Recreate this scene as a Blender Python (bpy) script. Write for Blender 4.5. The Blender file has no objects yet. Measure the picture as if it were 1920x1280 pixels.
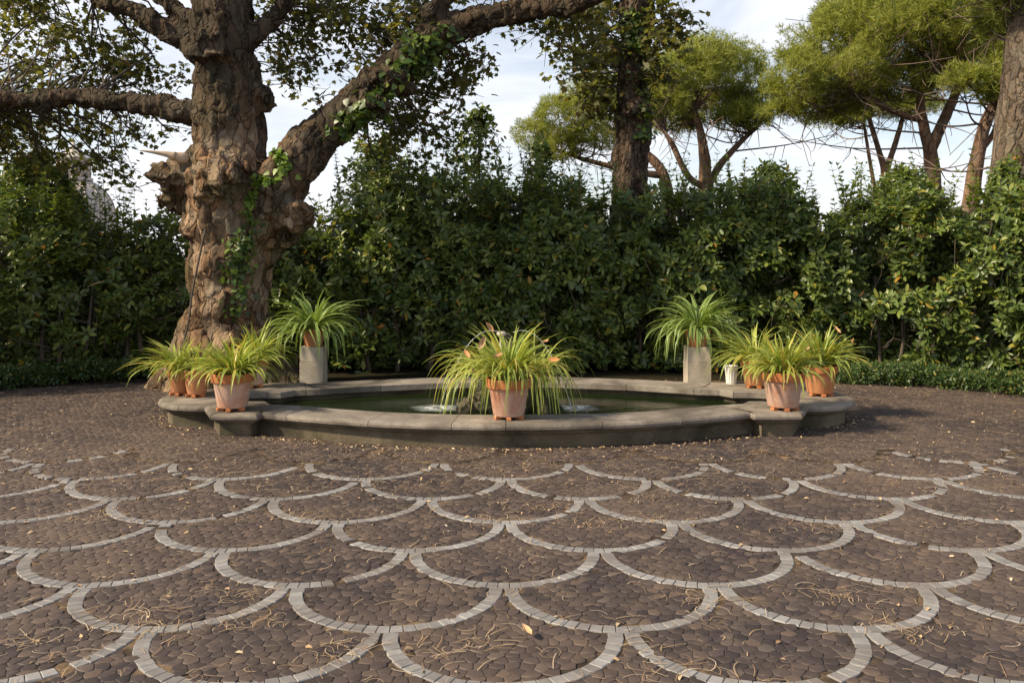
import bpy, math, random
import numpy as np
from mathutils import Vector, noise
from mathutils.bvhtree import BVHTree
R = math.radians
SC = bpy.context.scene
COL = SC.collection
rng = np.random.default_rng(11)
random.seed(11)

# ------------------------------------------------------------------ camera, sky, sun, exposure
H = 1.6            # eye height
F = 1703.0         # focal length in pixels of a 1920 wide frame
HY = 470.0         # horizon row
cam = bpy.data.cameras.new("camera")
cam.sensor_width = 36.0
cam.lens = F / 1920 * 36.0
cam.shift_y = -170.0 / 1920
cam.clip_end = 3000
co = bpy.data.objects.new("camera", cam)
COL.objects.link(co)
co.location = (0, 0, H)
co.rotation_euler = (R(90), 0, 0)
SC.camera = co

SUN_EL, SUN_AZ = 37.0, -110.0      # azimuth measured from +Y towards +X (negative: from the left, a little behind the camera)
w = bpy.data.worlds.new("World"); SC.world = w; w.use_nodes = True
nt = w.node_tree; nt.nodes.clear()
out = nt.nodes.new("ShaderNodeOutputWorld"); bg = nt.nodes.new("ShaderNodeBackground")
sky = nt.nodes.new("ShaderNodeTexSky"); sky.sky_type = 'NISHITA'; sky.sun_disc = False
sky.sun_elevation = R(SUN_EL); sky.sun_rotation = R(SUN_AZ)
sky.air_density = 1.0; sky.dust_density = 0.7; sky.ozone_density = 1.0
tc = nt.nodes.new("ShaderNodeTexCoord"); mp = nt.nodes.new("ShaderNodeMapping")
mp.inputs['Scale'].default_value = (1.6, 1.6, 6.0)
nz = nt.nodes.new("ShaderNodeTexNoise"); nz.inputs['Scale'].default_value = 1.7; nz.inputs['Detail'].default_value = 7
nz.inputs['Roughness'].default_value = 0.55; nz.inputs['Distortion'].default_value = 0.4
rp = nt.nodes.new("ShaderNodeValToRGB")
rp.color_ramp.elements[0].position = 0.34; rp.color_ramp.elements[0].color = (0.28, 0.28, 0.28, 1)
rp.color_ramp.elements[1].position = 0.62; rp.color_ramp.elements[1].color = (0.95, 0.95, 0.95, 1)
mx = nt.nodes.new("ShaderNodeMixRGB"); mx.inputs[2].default_value = (8.3, 8.35, 8.8, 1)
nt.links.new(tc.outputs['Generated'], mp.inputs[0]); nt.links.new(mp.outputs[0], nz.inputs['Vector'])
sxyz = nt.nodes.new("ShaderNodeSeparateXYZ"); nt.links.new(tc.outputs['Generated'], sxyz.inputs[0])
el_r = nt.nodes.new("ShaderNodeValToRGB")            # clouds thin out overhead
el_r.color_ramp.elements[0].position = 0.30; el_r.color_ramp.elements[0].color = (1, 1, 1, 1)
el_r.color_ramp.elements[1].position = 0.56; el_r.color_ramp.elements[1].color = (0.27, 0.27, 0.27, 1)
nt.links.new(sxyz.outputs[2], el_r.inputs[0])
mlt = nt.nodes.new("ShaderNodeMath"); mlt.operation = 'MULTIPLY'
nt.links.new(nz.outputs['Fac'], rp.inputs[0]); nt.links.new(rp.outputs[0], mlt.inputs[0]); nt.links.new(el_r.outputs[0], mlt.inputs[1])
nt.links.new(mlt.outputs[0], mx.inputs[0])
nt.links.new(sky.outputs[0], mx.inputs[1]); nt.links.new(mx.outputs[0], bg.inputs[0])
bg.inputs[1].default_value = 0.1
nt.links.new(bg.outputs[0], out.inputs[0])

sl = bpy.data.lights.new("sun", 'SUN'); sl.energy = 5.0; sl.angle = R(4.0); sl.color = (1.0, 0.85, 0.62)
so = bpy.data.objects.new("sun", sl); COL.objects.link(so)
sd = Vector((math.sin(R(SUN_AZ)) * math.cos(R(SUN_EL)), math.cos(R(SUN_AZ)) * math.cos(R(SUN_EL)), math.sin(R(SUN_EL))))
so.rotation_euler = sd.to_track_quat('Z', 'Y').to_euler()
so.location = (-12, -6, 14)
SC.view_settings.view_transform = 'Standard'; SC.view_settings.look = 'None'
SC.view_settings.exposure = 0.48; SC.view_settings.gamma = 1.0

# ------------------------------------------------------------------ helpers
def P(px, py, Y):
    """point seen at a photo pixel, at distance Y"""
    return np.array(((px - 960) / F * Y, Y, H - (py - HY) / F * Y))

def norm(a):
    a = np.asarray(a, float)
    return a / np.maximum(np.linalg.norm(a, axis=-1, keepdims=True), 1e-9)

class MB:
    def __init__(s): s.v = []; s.f = []; s.n = 0; s.at = []
    def add(s, V, faces, mat=0, attr=None):
        """faces: list of int arrays (m,k) or lists of index tuples"""
        V = np.asarray(V, float).reshape(-1, 3)
        for fa in faces:
            if len(fa) == 0: continue
            if isinstance(fa, np.ndarray): s.f.append((fa + s.n, mat))
            else:
                for t in fa: s.f.append((np.array([t]) + s.n, mat))
        s.v.append(V); s.n += len(V)
        s.at.append(np.zeros(len(V)) if attr is None else np.asarray(attr, float))
    def build(s, name, mats, parent=None, smooth=True, attr=False):
        V = np.concatenate(s.v)
        if parent is not None: V = V - np.array(world_loc(parent))
        me = bpy.data.meshes.new(name)
        me.vertices.add(len(V)); me.vertices.foreach_set('co', V.astype(np.float32).ravel())
        idx = np.concatenate([f.ravel() for f, m in s.f]).astype(np.int32)
        tot = np.concatenate([np.full(len(f), f.shape[1]) for f, m in s.f]).astype(np.int32)
        mi = np.concatenate([np.full(len(f), m) for f, m in s.f]).astype(np.int32)
        st = np.concatenate(([0], np.cumsum(tot)[:-1])).astype(np.int32)
        me.loops.add(len(idx)); me.loops.foreach_set('vertex_index', idx)
        me.polygons.add(len(tot)); me.polygons.foreach_set('loop_start', st)
        me.polygons.foreach_set('material_index', mi)
        me.polygons.foreach_set('use_smooth', np.full(len(tot), smooth))
        if attr:
            a = me.attributes.new('u', 'FLOAT', 'POINT'); a.data.foreach_set('value', np.concatenate(s.at).astype(np.float32))
        me.update(calc_edges=True); me.validate()
        if not isinstance(mats, (list, tuple)): mats = [mats]
        for m in mats: me.materials.append(m)
        o = bpy.data.objects.new(name, me); COL.objects.link(o)
        if parent is not None: o.parent = parent
        return o

def world_loc(o):
    l = Vector((0, 0, 0))
    while o is not None: l += o.location; o = o.parent
    return l

def tag(o, label=None, cat=None, group=None, kind=None):
    if label: o['label'] = label
    if cat: o['category'] = cat
    if group: o['group'] = group
    if kind: o['kind'] = kind
    return o

def thing(name, label, cat, loc=(0, 0, 0), group=None):
    o = bpy.data.objects.new(name, None); COL.objects.link(o); o.location = loc
    o.empty_display_size = 0.2
    return tag(o, label, cat, group)

def copy_tree(o, parent=None):
    c = o.copy(); COL.objects.link(c); c.parent = parent
    for ch in list(o.children): copy_tree(ch, c)
    return c

def frames(axis, hint):
    x = norm(axis); n = hint - (hint * x).sum(-1, keepdims=True) * x
    n = norm(n); y = np.cross(n, x)
    return np.stack((x, y, n), axis=-1)            # columns

def instances(mb, tv, tf, pos, axis, hint, size, mat=0, width=None):
    n = len(pos)
    if n == 0: return
    M = frames(axis, hint)
    T = np.broadcast_to(tv, (n,) + tv.shape).copy()
    if width is not None: T[:, :, 1] *= width[:, None]
    V = np.einsum('nij,nmj->nmi', M, T) * np.asarray(size).reshape(-1, 1, 1) + pos[:, None, :]
    off = (np.arange(n) * len(tv))[:, None, None]
    mb.add(V.reshape(-1, 3), [(f[None] + off).reshape(-1, f.shape[1]) for f in tf], mat)

def tube(mb, pts, rad, seg=8, mat=0, cap=True, lump=0.0, seed=0):
    pts = np.asarray(pts, float); n = len(pts); rad = np.broadcast_to(rad, (n,))
    t = np.gradient(pts, axis=0); t = norm(t)
    ref = np.array((0.0, 0, 1)) if abs(t[0][2]) < 0.9 else np.array((1.0, 0, 0))
    u = norm(np.cross(t[0], ref)); V = []
    a = np.arange(seg) / seg * 2 * math.pi
    for i in range(n):
        u = norm(u - np.dot(u, t[i]) * t[i]); v = np.cross(t[i], u)
        rr = rad[i] * np.ones(seg)
        if lump: rr = rr * (1 + lump * np.array([noise.noise((math.cos(x) * 1.3 + seed, math.sin(x) * 1.3, i * 0.35 + seed)) for x in a]))
        V.append(pts[i] + (np.cos(a) * rr)[:, None] * u + (np.sin(a) * rr)[:, None] * v)
    V = np.concatenate(V); q = []
    i, j = np.meshgrid(np.arange(n - 1), np.arange(seg), indexing='ij')
    k = (j + 1) % seg
    q = np.stack((i * seg + j, i * seg + k, (i + 1) * seg + k, (i + 1) * seg + j), -1).reshape(-1, 4)
    fs = [q]
    if cap: fs += [np.arange(seg)[::-1][None], ((n - 1) * seg + np.arange(seg))[None]]
    mb.add(V, fs, mat)

def spline(pts, n):
    pts = np.asarray(pts, float)
    if len(pts) == 2: return pts[0] + (pts[1] - pts[0]) * np.linspace(0, 1, n)[:, None]
    e = np.vstack((2 * pts[0] - pts[1], pts, 2 * pts[-1] - pts[-2])); m = len(pts) - 1
    r = []
    for s in np.linspace(0, m - 1e-6, n):
        i = int(s); t = s - i; p0, p1, p2, p3 = e[i:i + 4]
        r.append(0.5 * ((2 * p1) + (-p0 + p2) * t + (2 * p0 - 5 * p1 + 4 * p2 - p3) * t * t + (-p0 + 3 * p1 - 3 * p2 + p3) * t ** 3))
    return np.array(r)

def lathe(mb, prof, c=(0, 0, 0), seg=40, mat=0, wob=0.0):
    a = np.arange(seg) / seg * 2 * math.pi; V = []
    for r, z in prof: V.append(np.stack((c[0] + r * np.cos(a), c[1] + r * np.sin(a), np.full(seg, c[2] + z)), -1))
    V = np.concatenate(V); n = len(prof)
    i, j = np.meshgrid(np.arange(n - 1), np.arange(seg), indexing='ij'); k = (j + 1) % seg
    q = np.stack((i * seg + j, i * seg + k, (i + 1) * seg + k, (i + 1) * seg + j), -1).reshape(-1, 4)
    mb.add(V, [q], mat)

def blob(mb, c, r, mat=0, seed=0, amp=0.25, freq=1.6, sub=18, sharp=0.0):
    """a lumpy closed stone / burl"""
    n, m = sub, sub * 2
    V = []; c = np.asarray(c, float); r = np.asarray(r, float) * np.ones(3)
    for i in range(n + 1):
        th = math.pi * i / n
        for j in range(m):
            ph = 2 * math.pi * j / m
            d = Vector((math.sin(th) * math.cos(ph), math.sin(th) * math.sin(ph), math.cos(th)))
            k = 1 + amp * noise.fractal(d * freq + Vector((seed * 3.1, seed, 0)), 0.8, 2.0, 4)
            if sharp: k -= sharp * abs(noise.noise(d * freq * 2 + Vector((0, seed, 7))))
            V.append(c + np.array(d) * r * k)
    q = [((i * m + j), (i + 1) * m + j, (i + 1) * m + (j + 1) % m, i * m + (j + 1) % m) for i in range(n) for j in range(m)]
    mb.add(V, [np.array(q)], mat)

def box(mb, c, s, mat=0, rz=0, bev=0.0):
    x, y, z = np.array(s) / 2
    b = min(bev, x * .4, y * .4, z * .4) if bev else 0
    V = []; 
    rings = [(x - b, y - b, -z), (x, y, -z + b), (x, y, z - b), (x - b, y - b, z)] if b else [(x, y, -z), (x, y, z)]
    for a, d, h in rings: V += [(-a, -d, h), (a, -d, h), (a, d, h), (-a, d, h)]
    V = np.array(V); cz, sz = math.cos(rz), math.sin(rz)
    V = np.stack((V[:, 0] * cz - V[:, 1] * sz, V[:, 0] * sz + V[:, 1] * cz, V[:, 2]), -1) + np.array(c)
    q = [(i * 4 + j, i * 4 + (j + 1) % 4, i * 4 + 4 + (j + 1) % 4, i * 4 + 4 + j) for i in range(len(rings) - 1) for j in range(4)]
    L = (len(rings) - 1) * 4
    mb.add(V, [np.array(q), np.array([(3, 2, 1, 0)]), np.array([(L, L + 1, L + 2, L + 3)])], mat)

# leaf templates: x along the leaf, y across, z up
LEAF_V = np.array([(0, 0, 0), (.38, 0, -.015), (.74, 0, -.01), (1, 0, -.07), (.36, .19, .05), (.74, .15, .04), (.36, -.19, .05), (.74, -.15, .04)])
LEAF_F = [np.array([(0, 6, 1), (0, 1, 4), (2, 7, 3), (2, 3, 5)]), np.array([(1, 6, 7, 2), (1, 2, 5, 4)])]
_b = [(0, 0, 0), (.12, .42, .03), (.36, .3, .05), (.55, .5, .0), (.62, .2, .05), (1, 0, -.08), (.62, -.2, .05), (.55, -.5, 0), (.36, -.3, .05), (.12, -.42, .03), (.38, 0, .0)]
PLANE_V = np.array(_b); PLANE_F = [np.array([(i, (i + 1) % 10, 10) for i in range(10)])]
IVY_V = np.array([(0, 0, 0), (.1, .4, .02), (.45, .35, .05), (1, 0, -.05), (.45, -.35, .05), (.1, -.4, .02), (.4, 0, 0)])
IVY_F = [np.array([(i, (i + 1) % 6, 6) for i in range(6)])]

# ------------------------------------------------------------------ materials
def new_mat(name):
    m = bpy.data.materials.new(name); m.use_nodes = True
    t = m.node_tree; b = t.nodes['Principled BSDF']; return m, t, b

def ramp(t, stops, fac=None, interp='LINEAR'):
    r = t.nodes.new('ShaderNodeValToRGB'); r.color_ramp.interpolation = interp
    e = r.color_ramp.elements
    while len(e) < len(stops): e.new(0.5)
    for i, (p, c) in enumerate(stops): e[i].position = p; e[i].color = (*c, 1) if len(c) == 3 else c
    if fac is not None: t.links.new(fac, r.inputs[0])
    return r.outputs[0]

def noise_tex(t, scale, detail=5, rough=.6, coord='Object', vec=None, dist=0.0):
    n = t.nodes.new('ShaderNodeTexNoise'); n.inputs['Scale'].default_value = scale
    n.inputs['Detail'].default_value = detail; n.inputs['Roughness'].default_value = rough
    n.inputs['Distortion'].default_value = dist
    if vec is None:
        vec = t.nodes.new('ShaderNodeTexCoord').outputs[coord]
    t.links.new(vec, n.inputs['Vector']); return n.outputs['Fac']

def mixc(t, fac, a, b, mode='MIX'):
    m = t.nodes.new('ShaderNodeMixRGB'); m.blend_type = mode
    for i, x in enumerate((fac, a, b)):
        if isinstance(x, (int, float)): m.inputs[i].default_value = x
        elif isinstance(x, tuple): m.inputs[i].default_value = (*x, 1)
        else: t.links.new(x, m.inputs[i])
    return m.outputs[0]

def bump(t, b, height, strength=.5, dist=.02):
    n = t.nodes.new('ShaderNodeBump'); n.inputs['Strength'].default_value = strength; n.inputs['Distance'].default_value = dist
    t.links.new(height, n.inputs['Height']); t.links.new(n.outputs[0], b.inputs['Normal'])

def math_n(t, op, a, b=None):
    m = t.nodes.new('ShaderNodeMath'); m.operation = op
    for i, x in enumerate((a, b)):
        if x is None: continue
        if isinstance(x, (int, float)): m.inputs[i].default_value = x
        else: t.links.new(x, m.inputs[i])
    return m.outputs[0]

def island(t):
    return t.nodes.new('ShaderNodeNewGeometry').outputs['Random Per Island']

def leaf_mat(name, stops, rough=.4, trans=.3, tcol=None, patch=None):
    m, t, b = new_mat(name)
    c = ramp(t, stops, island(t))
    if patch:                       # whole sprays of younger, yellower growth
        n = noise_tex(t, patch[0], 3)
        c = mixc(t, ramp(t, [(.5, (0, 0, 0)), (.68, (patch[2],) * 3)], n), c, patch[1])
    t.links.new(c, b.inputs['Base Color']); b.inputs['Roughness'].default_value = rough
    b.inputs['Specular IOR Level'].default_value = .45
    tr = t.nodes.new('ShaderNodeBsdfTranslucent'); t.links.new(mixc(t, 1.0, c, tcol or (1.0, 1.0, .45), 'MULTIPLY'), tr.inputs[0])
    mi = t.nodes.new('ShaderNodeMixShader'); mi.inputs[0].default_value = trans
    t.links.new(b.outputs[0], mi.inputs[1]); t.links.new(tr.outputs[0], mi.inputs[2])
    t.links.new(mi.outputs[0], t.nodes['Material Output'].inputs[0]); return m

def bark_mat(name, cols, scale, stretch=.45, edge=.06, green=0.0, b_str=.8, high=None):
    m, t, b = new_mat(name)
    tcn = t.nodes.new('ShaderNodeTexCoord').outputs['Object']
    wob = t.nodes.new('ShaderNodeTexNoise'); wob.inputs['Scale'].default_value = 5; wob.inputs['Detail'].default_value = 3
    t.links.new(tcn, wob.inputs['Vector'])
    ad = t.nodes.new('ShaderNodeMixRGB'); ad.blend_type = 'LINEAR_LIGHT'; ad.inputs[0].default_value = .12
    t.links.new(tcn, ad.inputs[1]); t.links.new(wob.outputs['Color'], ad.inputs[2])
    mp = t.nodes.new('ShaderNodeMapping'); mp.inputs['Scale'].default_value = (1, 1, stretch); t.links.new(ad.outputs[0], mp.inputs[0])
    v = t.nodes.new('ShaderNodeTexVoronoi'); v.inputs['Scale'].default_value = scale; t.links.new(mp.outputs[0], v.inputs['Vector'])
    ve = t.nodes.new('ShaderNodeTexVoronoi'); ve.feature = 'DISTANCE_TO_EDGE'; ve.inputs['Scale'].default_value = scale; t.links.new(mp.outputs[0], ve.inputs['Vector'])
    sp = t.nodes.new('ShaderNodeSeparateColor'); t.links.new(v.outputs['Color'], sp.inputs[0])
    base = ramp(t, [(i / (len(cols) - 1), c) for i, c in enumerate(cols)], sp.outputs[0])
    fine = noise_tex(t, 22, 6, .7, vec=mp.outputs[0])
    base = mixc(t, .55, base, ramp(t, [(.3, (.45, .42, .4)), (.7, (1.15, 1.1, 1.0))], fine), 'MULTIPLY')
    big = noise_tex(t, 1.5, 4, vec=tcn)
    mps = t.nodes.new('ShaderNodeMapping'); mps.inputs['Scale'].default_value = (1, 1, .16); t.links.new(ad.outputs[0], mps.inputs[0])
    strk = noise_tex(t, 9, 5, .65, vec=mps.outputs[0])
    base = mixc(t, .8, base, ramp(t, [(.32, (.38, .36, .34)), (.52, (.95, .94, .92)), (.72, (1.22, 1.2, 1.16))], strk), 'MULTIPLY')
    pat = noise_tex(t, 3.6, 6, .7, vec=tcn)
    base = mixc(t, ramp(t, [(.54, (0, 0, 0)), (.64, (.6, .6, .6))], pat), base, (.16, .15, .12))
    if green: base = mixc(t, ramp(t, [(.5, (0, 0, 0)), (.7, (green,) * 3)], big), base, (.075, .075, .03))
    if high:                       # bark colour turns darker higher up and further out sideways, broken by noise
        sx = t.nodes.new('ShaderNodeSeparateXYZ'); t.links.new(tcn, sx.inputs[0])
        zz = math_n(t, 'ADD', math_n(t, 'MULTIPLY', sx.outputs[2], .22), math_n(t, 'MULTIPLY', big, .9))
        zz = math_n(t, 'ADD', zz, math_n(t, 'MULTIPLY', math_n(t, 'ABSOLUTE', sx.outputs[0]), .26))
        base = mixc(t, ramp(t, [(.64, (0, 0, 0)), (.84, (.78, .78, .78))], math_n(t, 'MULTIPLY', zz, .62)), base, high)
    wear = noise_tex(t, 3.5, 3, vec=tcn)
    dark = ramp(t, [(0, (.22, .2, .18)), (edge, (1, 1, 1))], math_n(t, 'ADD', ve.outputs['Distance'], math_n(t, 'MULTIPLY', ramp(t, [(.45, (0, 0, 0)), (.65, (1, 1, 1))], wear), .05)))
    base = mixc(t, .75, base, dark, 'MULTIPLY')
    t.links.new(base, b.inputs['Base Color']); b.inputs['Roughness'].default_value = .9; b.inputs['Specular IOR Level'].default_value = .15
    hgt = math_n(t, 'ADD', ramp(t, [(0, (0, 0, 0)), (edge * 2.2, (1, 1, 1))], ve.outputs['Distance']), math_n(t, 'MULTIPLY', fine, .9))
    hgt = math_n(t, 'ADD', hgt, math_n(t, 'MULTIPLY', sp.outputs[1], .8)); hgt = math_n(t, 'ADD', hgt, math_n(t, 'MULTIPLY', strk, 1.6))
    bump(t, b, hgt, b_str, .03); return m

def stone_mat(name, c1, c2, stain, sc=3.0, bstr=.35, wet=None):
    m, t, b = new_mat(name)
    n1 = noise_tex(t, sc, 8, .65); n2 = noise_tex(t, sc * 14, 4, .7); n3 = noise_tex(t, sc * .55, 6, .6, dist=.6)
    c = ramp(t, [(.3, c1), (.7, c2)], n1)
    c = mixc(t, .6, c, ramp(t, [(.25, (.55, .53, .5)), (.65, (1.1, 1.08, 1.05))], n2), 'MULTIPLY')
    c = mixc(t, ramp(t, [(.43, (0, 0, 0)), (.62, (.85, .85, .85))], n3), c, stain)
    isl = island(t)
    c = mixc(t, .5, c, ramp(t, [(0, (.78, .76, .74)), (1, (1.12, 1.1, 1.06))], isl), 'MULTIPLY')
    t.links.new(c, b.inputs['Base Color']); b.inputs['Roughness'].default_value = .85; b.inputs['Specular IOR Level'].default_value = .25
    bump(t, b, math_n(t, 'ADD', n1, math_n(t, 'MULTIPLY', n2, .5)), bstr, .012); return m

def plain_mat(name, c, rough=.6, var=.3, sc=12):
    m, t, b = new_mat(name)
    n = noise_tex(t, sc, 5)
    cc = mixc(t, var, c, ramp(t, [(.25, (.4, .4, .4)), (.75, (1.3, 1.3, 1.3))], n), 'MULTIPLY')
    t.links.new(cc, b.inputs['Base Color']); b.inputs['Roughness'].default_value = rough
    bump(t, b, n, .2, .005); return m

M_hedge = leaf_mat('laurel_leaf', [(0, (.045, .075, .02)), (.45, (.10, .145, .038)), (.8, (.16, .21, .052)), (.97, (.26, .28, .06)), (.985, (.38, .28, .04)), (1, (.45, .18, .03))], .37, .3, patch=(.8, (.10, .15, .03), .55))
M_young = leaf_mat('young_laurel_leaf', [(0, (.10, .15, .03)), (.5, (.18, .25, .05)), (.9, (.28, .33, .07)), (1, (.42, .36, .06))], .33, .4)
M_box = leaf_mat('box_leaf', [(0, (.03, .06, .015)), (.6, (.06, .11, .025)), (.95, (.13, .17, .04)), (1, (.3, .2, .04))], .4, .3)
M_plane = leaf_mat('plane_leaf', [(0, (.08, .085, .035)), (.5, (.14, .145, .05)), (.85, (.21, .20, .065)), (.95, (.2, .16, .04)), (1, (.28, .15, .05))], .5, .6, patch=(.9, (.13, .15, .035), .6))
M_pine = leaf_mat('pine_needle', [(0, (.12, .15, .035)), (.5, (.34, .38, .085)), (.9, (.50, .51, .13)), (1, (.44, .37, .11))], .5, .55)
M_ivy = leaf_mat('ivy_leaf', [(0, (.03, .06, .015)), (.5, (.07, .12, .025)), (1, (.18, .24, .04))], .4, .3)
M_ivyb = leaf_mat('fresh_ivy_leaf', [(0, (.09, .16, .025)), (1, (.22, .32, .04))], .4, .4)
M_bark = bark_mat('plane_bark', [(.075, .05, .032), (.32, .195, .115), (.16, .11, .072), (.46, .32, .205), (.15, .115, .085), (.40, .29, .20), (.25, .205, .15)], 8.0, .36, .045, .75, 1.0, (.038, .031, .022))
M_bark2 = bark_mat('ridged_bark', [(.085, .062, .048), (.15, .11, .085), (.115, .082, .062), (.19, .14, .105)], 11.0, .22, .09, 0, 1.0)
M_bark3 = bark_mat('grey_ridged_bark', [(.11, .085, .065), (.21, .165, .125), (.16, .12, .09), (.25, .20, .15)], 8.0, .25, .08, .3, 1.0)
M_pbark = bark_mat('pine_bark', [(.16, .10, .07), (.24, .15, .10), (.30, .20, .14)], 6.0, .4, .06, 0, .6)
M_twig = plain_mat('twig_bark', (.085, .065, .05), .9, .4)
M_stem = plain_mat('shrub_stem', (.095, .07, .05), .9, .4)
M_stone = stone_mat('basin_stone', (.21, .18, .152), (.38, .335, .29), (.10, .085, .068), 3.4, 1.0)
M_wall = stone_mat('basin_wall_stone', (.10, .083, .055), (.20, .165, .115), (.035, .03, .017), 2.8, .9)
M_ped = stone_mat('pedestal_stone', (.44, .385, .31), (.58, .52, .44), (.24, .2, .15), 4.0, .6)
M_rock = stone_mat('tufa_rock', (.07, .065, .045), (.15, .13, .09), (.03, .04, .015), 6.0, 1.0)
M_dome = stone_mat('dome_stone', (.58, .51, .45), (.66, .6, .53), (.5, .43, .37), .15, .1)
M_soil = plain_mat('pot_soil', (.035, .024, .016), 1.0, .5, 40)
M_white = plain_mat('white_glaze', (.85, .84, .8), .4, .1, 10)

def terracotta(name, base, bloom, amt):
    m, t, b = new_mat(name)
    oi = t.nodes.new('ShaderNodeObjectInfo').outputs['Random']
    tcn = t.nodes.new('ShaderNodeTexCoord').outputs['Object']
    mp = t.nodes.new('ShaderNodeVectorMath'); mp.operation = 'ADD'
    cx = t.nodes.new('ShaderNodeCombineXYZ'); t.links.new(math_n(t, 'MULTIPLY', oi, 37.0), cx.inputs[0])
    t.links.new(tcn, mp.inputs[0]); t.links.new(cx.outputs[0], mp.inputs[1])
    n = noise_tex(t, 5.5, 7, .6, vec=mp.outputs[0], dist=.5); n2 = noise_tex(t, 70, 3, vec=mp.outputs[0])
    c = mixc(t, ramp(t, [(.32, (0, 0, 0)), (.56, (amt,) * 3)], n), base, bloom)
    c = mixc(t, .3, c, ramp(t, [(.3, (.65, .62, .6)), (.7, (1.15, 1.12, 1.1))], n2), 'MULTIPLY')
    c = mixc(t, .5, c, ramp(t, [(0, (.8, .78, .76)), (1, (1.1, 1.1, 1.1))], oi), 'MULTIPLY')
    t.links.new(c, b.inputs['Base Color']); b.inputs['Roughness'].default_value = .8; b.inputs['Specular IOR Level'].default_value = .25
    bump(t, b, n2, .15, .004); return m
M_tbody = terracotta('weathered_terracotta', (.46, .195, .105), (.56, .40, .32), .85)
M_torange = terracotta('orange_terracotta', (.50, .195, .075), (.52, .27, .15), .6)
M_trim = terracotta('terracotta_rim', (.50, .175, .06), (.5, .24, .12), .35)

def blade_mat(name, mid, mid2, edge, yellow, ya):
    m, t, b = new_mat(name)
    at = t.nodes.new('ShaderNodeAttribute'); at.attribute_name = 'u'
    isl = island(t)
    g = ramp(t, [(0, mid), (1 - ya, mid2), (min(1 - ya + .05, .99), yellow), (1, yellow)], isl)
    c = mixc(t, ramp(t, [(.55, (0, 0, 0)), (.95, (1, 1, 1))], at.outputs['Fac']), g, edge)
    t.links.new(c, b.inputs['Base Color']); b.inputs['Roughness'].default_value = .38
    tr = t.nodes.new('ShaderNodeBsdfTranslucent'); t.links.new(mixc(t, 1, c, (1, 1, .4), 'MULTIPLY'), tr.inputs[0])
    mi = t.nodes.new('ShaderNodeMixShader'); mi.inputs[0].default_value = .35
    t.links.new(b.outputs[0], mi.inputs[1]); t.links.new(tr.outputs[0], mi.inputs[2])
    t.links.new(mi.outputs[0], t.nodes['Material Output'].inputs[0]); return m
M_blade = blade_mat('spider_plant_leaf', (.16, .28, .04), (.40, .46, .07), (.60, .58, .2), (.62, .47, .09), .18)
M_bladeg = blade_mat('green_spider_plant_leaf', (.11, .21, .045), (.25, .36, .08), (.46, .52, .2), (.3, .33, .08), .06)

m, t, b = new_mat('dead_leaf'); M_dead = m
t.links.new(ramp(t, [(0, (.42, .17, .05)), (.5, (.5, .28, .12)), (1, (.55, .38, .22))], t.nodes.new('ShaderNodeObjectInfo').outputs['Random']), b.inputs['Base Color']); b.inputs['Roughness'].default_value = .7
m, t, b = new_mat('leaf_litter'); M_litter = m
t.links.new(ramp(t, [(0, (.30, .18, .09)), (.4, (.42, .28, .15)), (.8, (.52, .38, .22)), (1, (.62, .50, .36))], island(t)), b.inputs['Base Color']); b.inputs['Roughness'].default_value = .75
# cobbles
m, t, b = new_mat('cobble_stone'); M_cob = m
isl = island(t); n = noise_tex(t, 24, 6, .7); nb = noise_tex(t, .5, 4)
c = ramp(t, [(0, (.038, .029, .028)), (.5, (.056, .043, .040)), (.85, (.078, .059, .053)), (.95, (.12, .085, .065)), (1, (.10, .082, .072))], isl)
c = mixc(t, .6, c, ramp(t, [(.25, (.6, .58, .58)), (.75, (1.25, 1.2, 1.15))], n), 'MULTIPLY')
c = mixc(t, ramp(t, [(.42, (0, 0, 0)), (.7, (.55, .55, .55))], nb), c, (.165, .115, .085))
nm = noise_tex(t, 3.2, 6, .7); c = mixc(t, ramp(t, [(.5, (0, 0, 0)), (.7, (.55, .55, .55))], nm), c, (.17, .12, .08))
t.links.new(c, b.inputs['Base Color']); b.inputs['Roughness'].default_value = .62; b.inputs['Specular IOR Level'].default_value = .35
bump(t, b, n, .45, .006)
m, t, b = new_mat('pale_sett'); M_sett = m
isl = island(t); n = noise_tex(t, 30, 6, .7); nb = noise_tex(t, 2.2, 5, .65)
c = ramp(t, [(0, (.20, .19, .183)), (.5, (.255, .245, .238)), (1, (.32, .31, .302))], isl)
c = mixc(t, .6, c, ramp(t, [(.25, (.65, .63, .6)), (.75, (1.15, 1.13, 1.1))], n), 'MULTIPLY')
c = mixc(t, ramp(t, [(.46, (0, 0, 0)), (.68, (.8, .8, .8))], nb), c, (.14, .11, .09))
t.links.new(c, b.inputs['Base Color']); b.inputs['Roughness'].default_value = .6; bump(t, b, n, .4, .005)
m, t, b = new_mat('joint_soil'); M_soilg = m; b.inputs['Specular IOR Level'].default_value = .1
tcn = t.nodes.new('ShaderNodeTexCoord').outputs['Object']
n = noise_tex(t, 5, 6, .7, vec=tcn); n2 = noise_tex(t, 60, 4, vec=tcn)
v = t.nodes.new('ShaderNodeTexVoronoi'); v.inputs['Scale'].default_value = 15; t.links.new(tcn, v.inputs['Vector'])
c = ramp(t, [(.36, (.03, .024, .02)), (.50, (.08, .058, .042)), (.66, (.22, .15, .09))], n)
c = mixc(t, .6, c, ramp(t, [(.3, (.5, .5, .5)), (.7, (1.2, 1.2, 1.2))], n2), 'MULTIPLY')
t.links.new(c, b.inputs['Base Color']); b.inputs['Roughness'].default_value = .95
bump(t, b, math_n(t, 'ADD', n2, v.outputs['Distance']), .5, .01)
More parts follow.
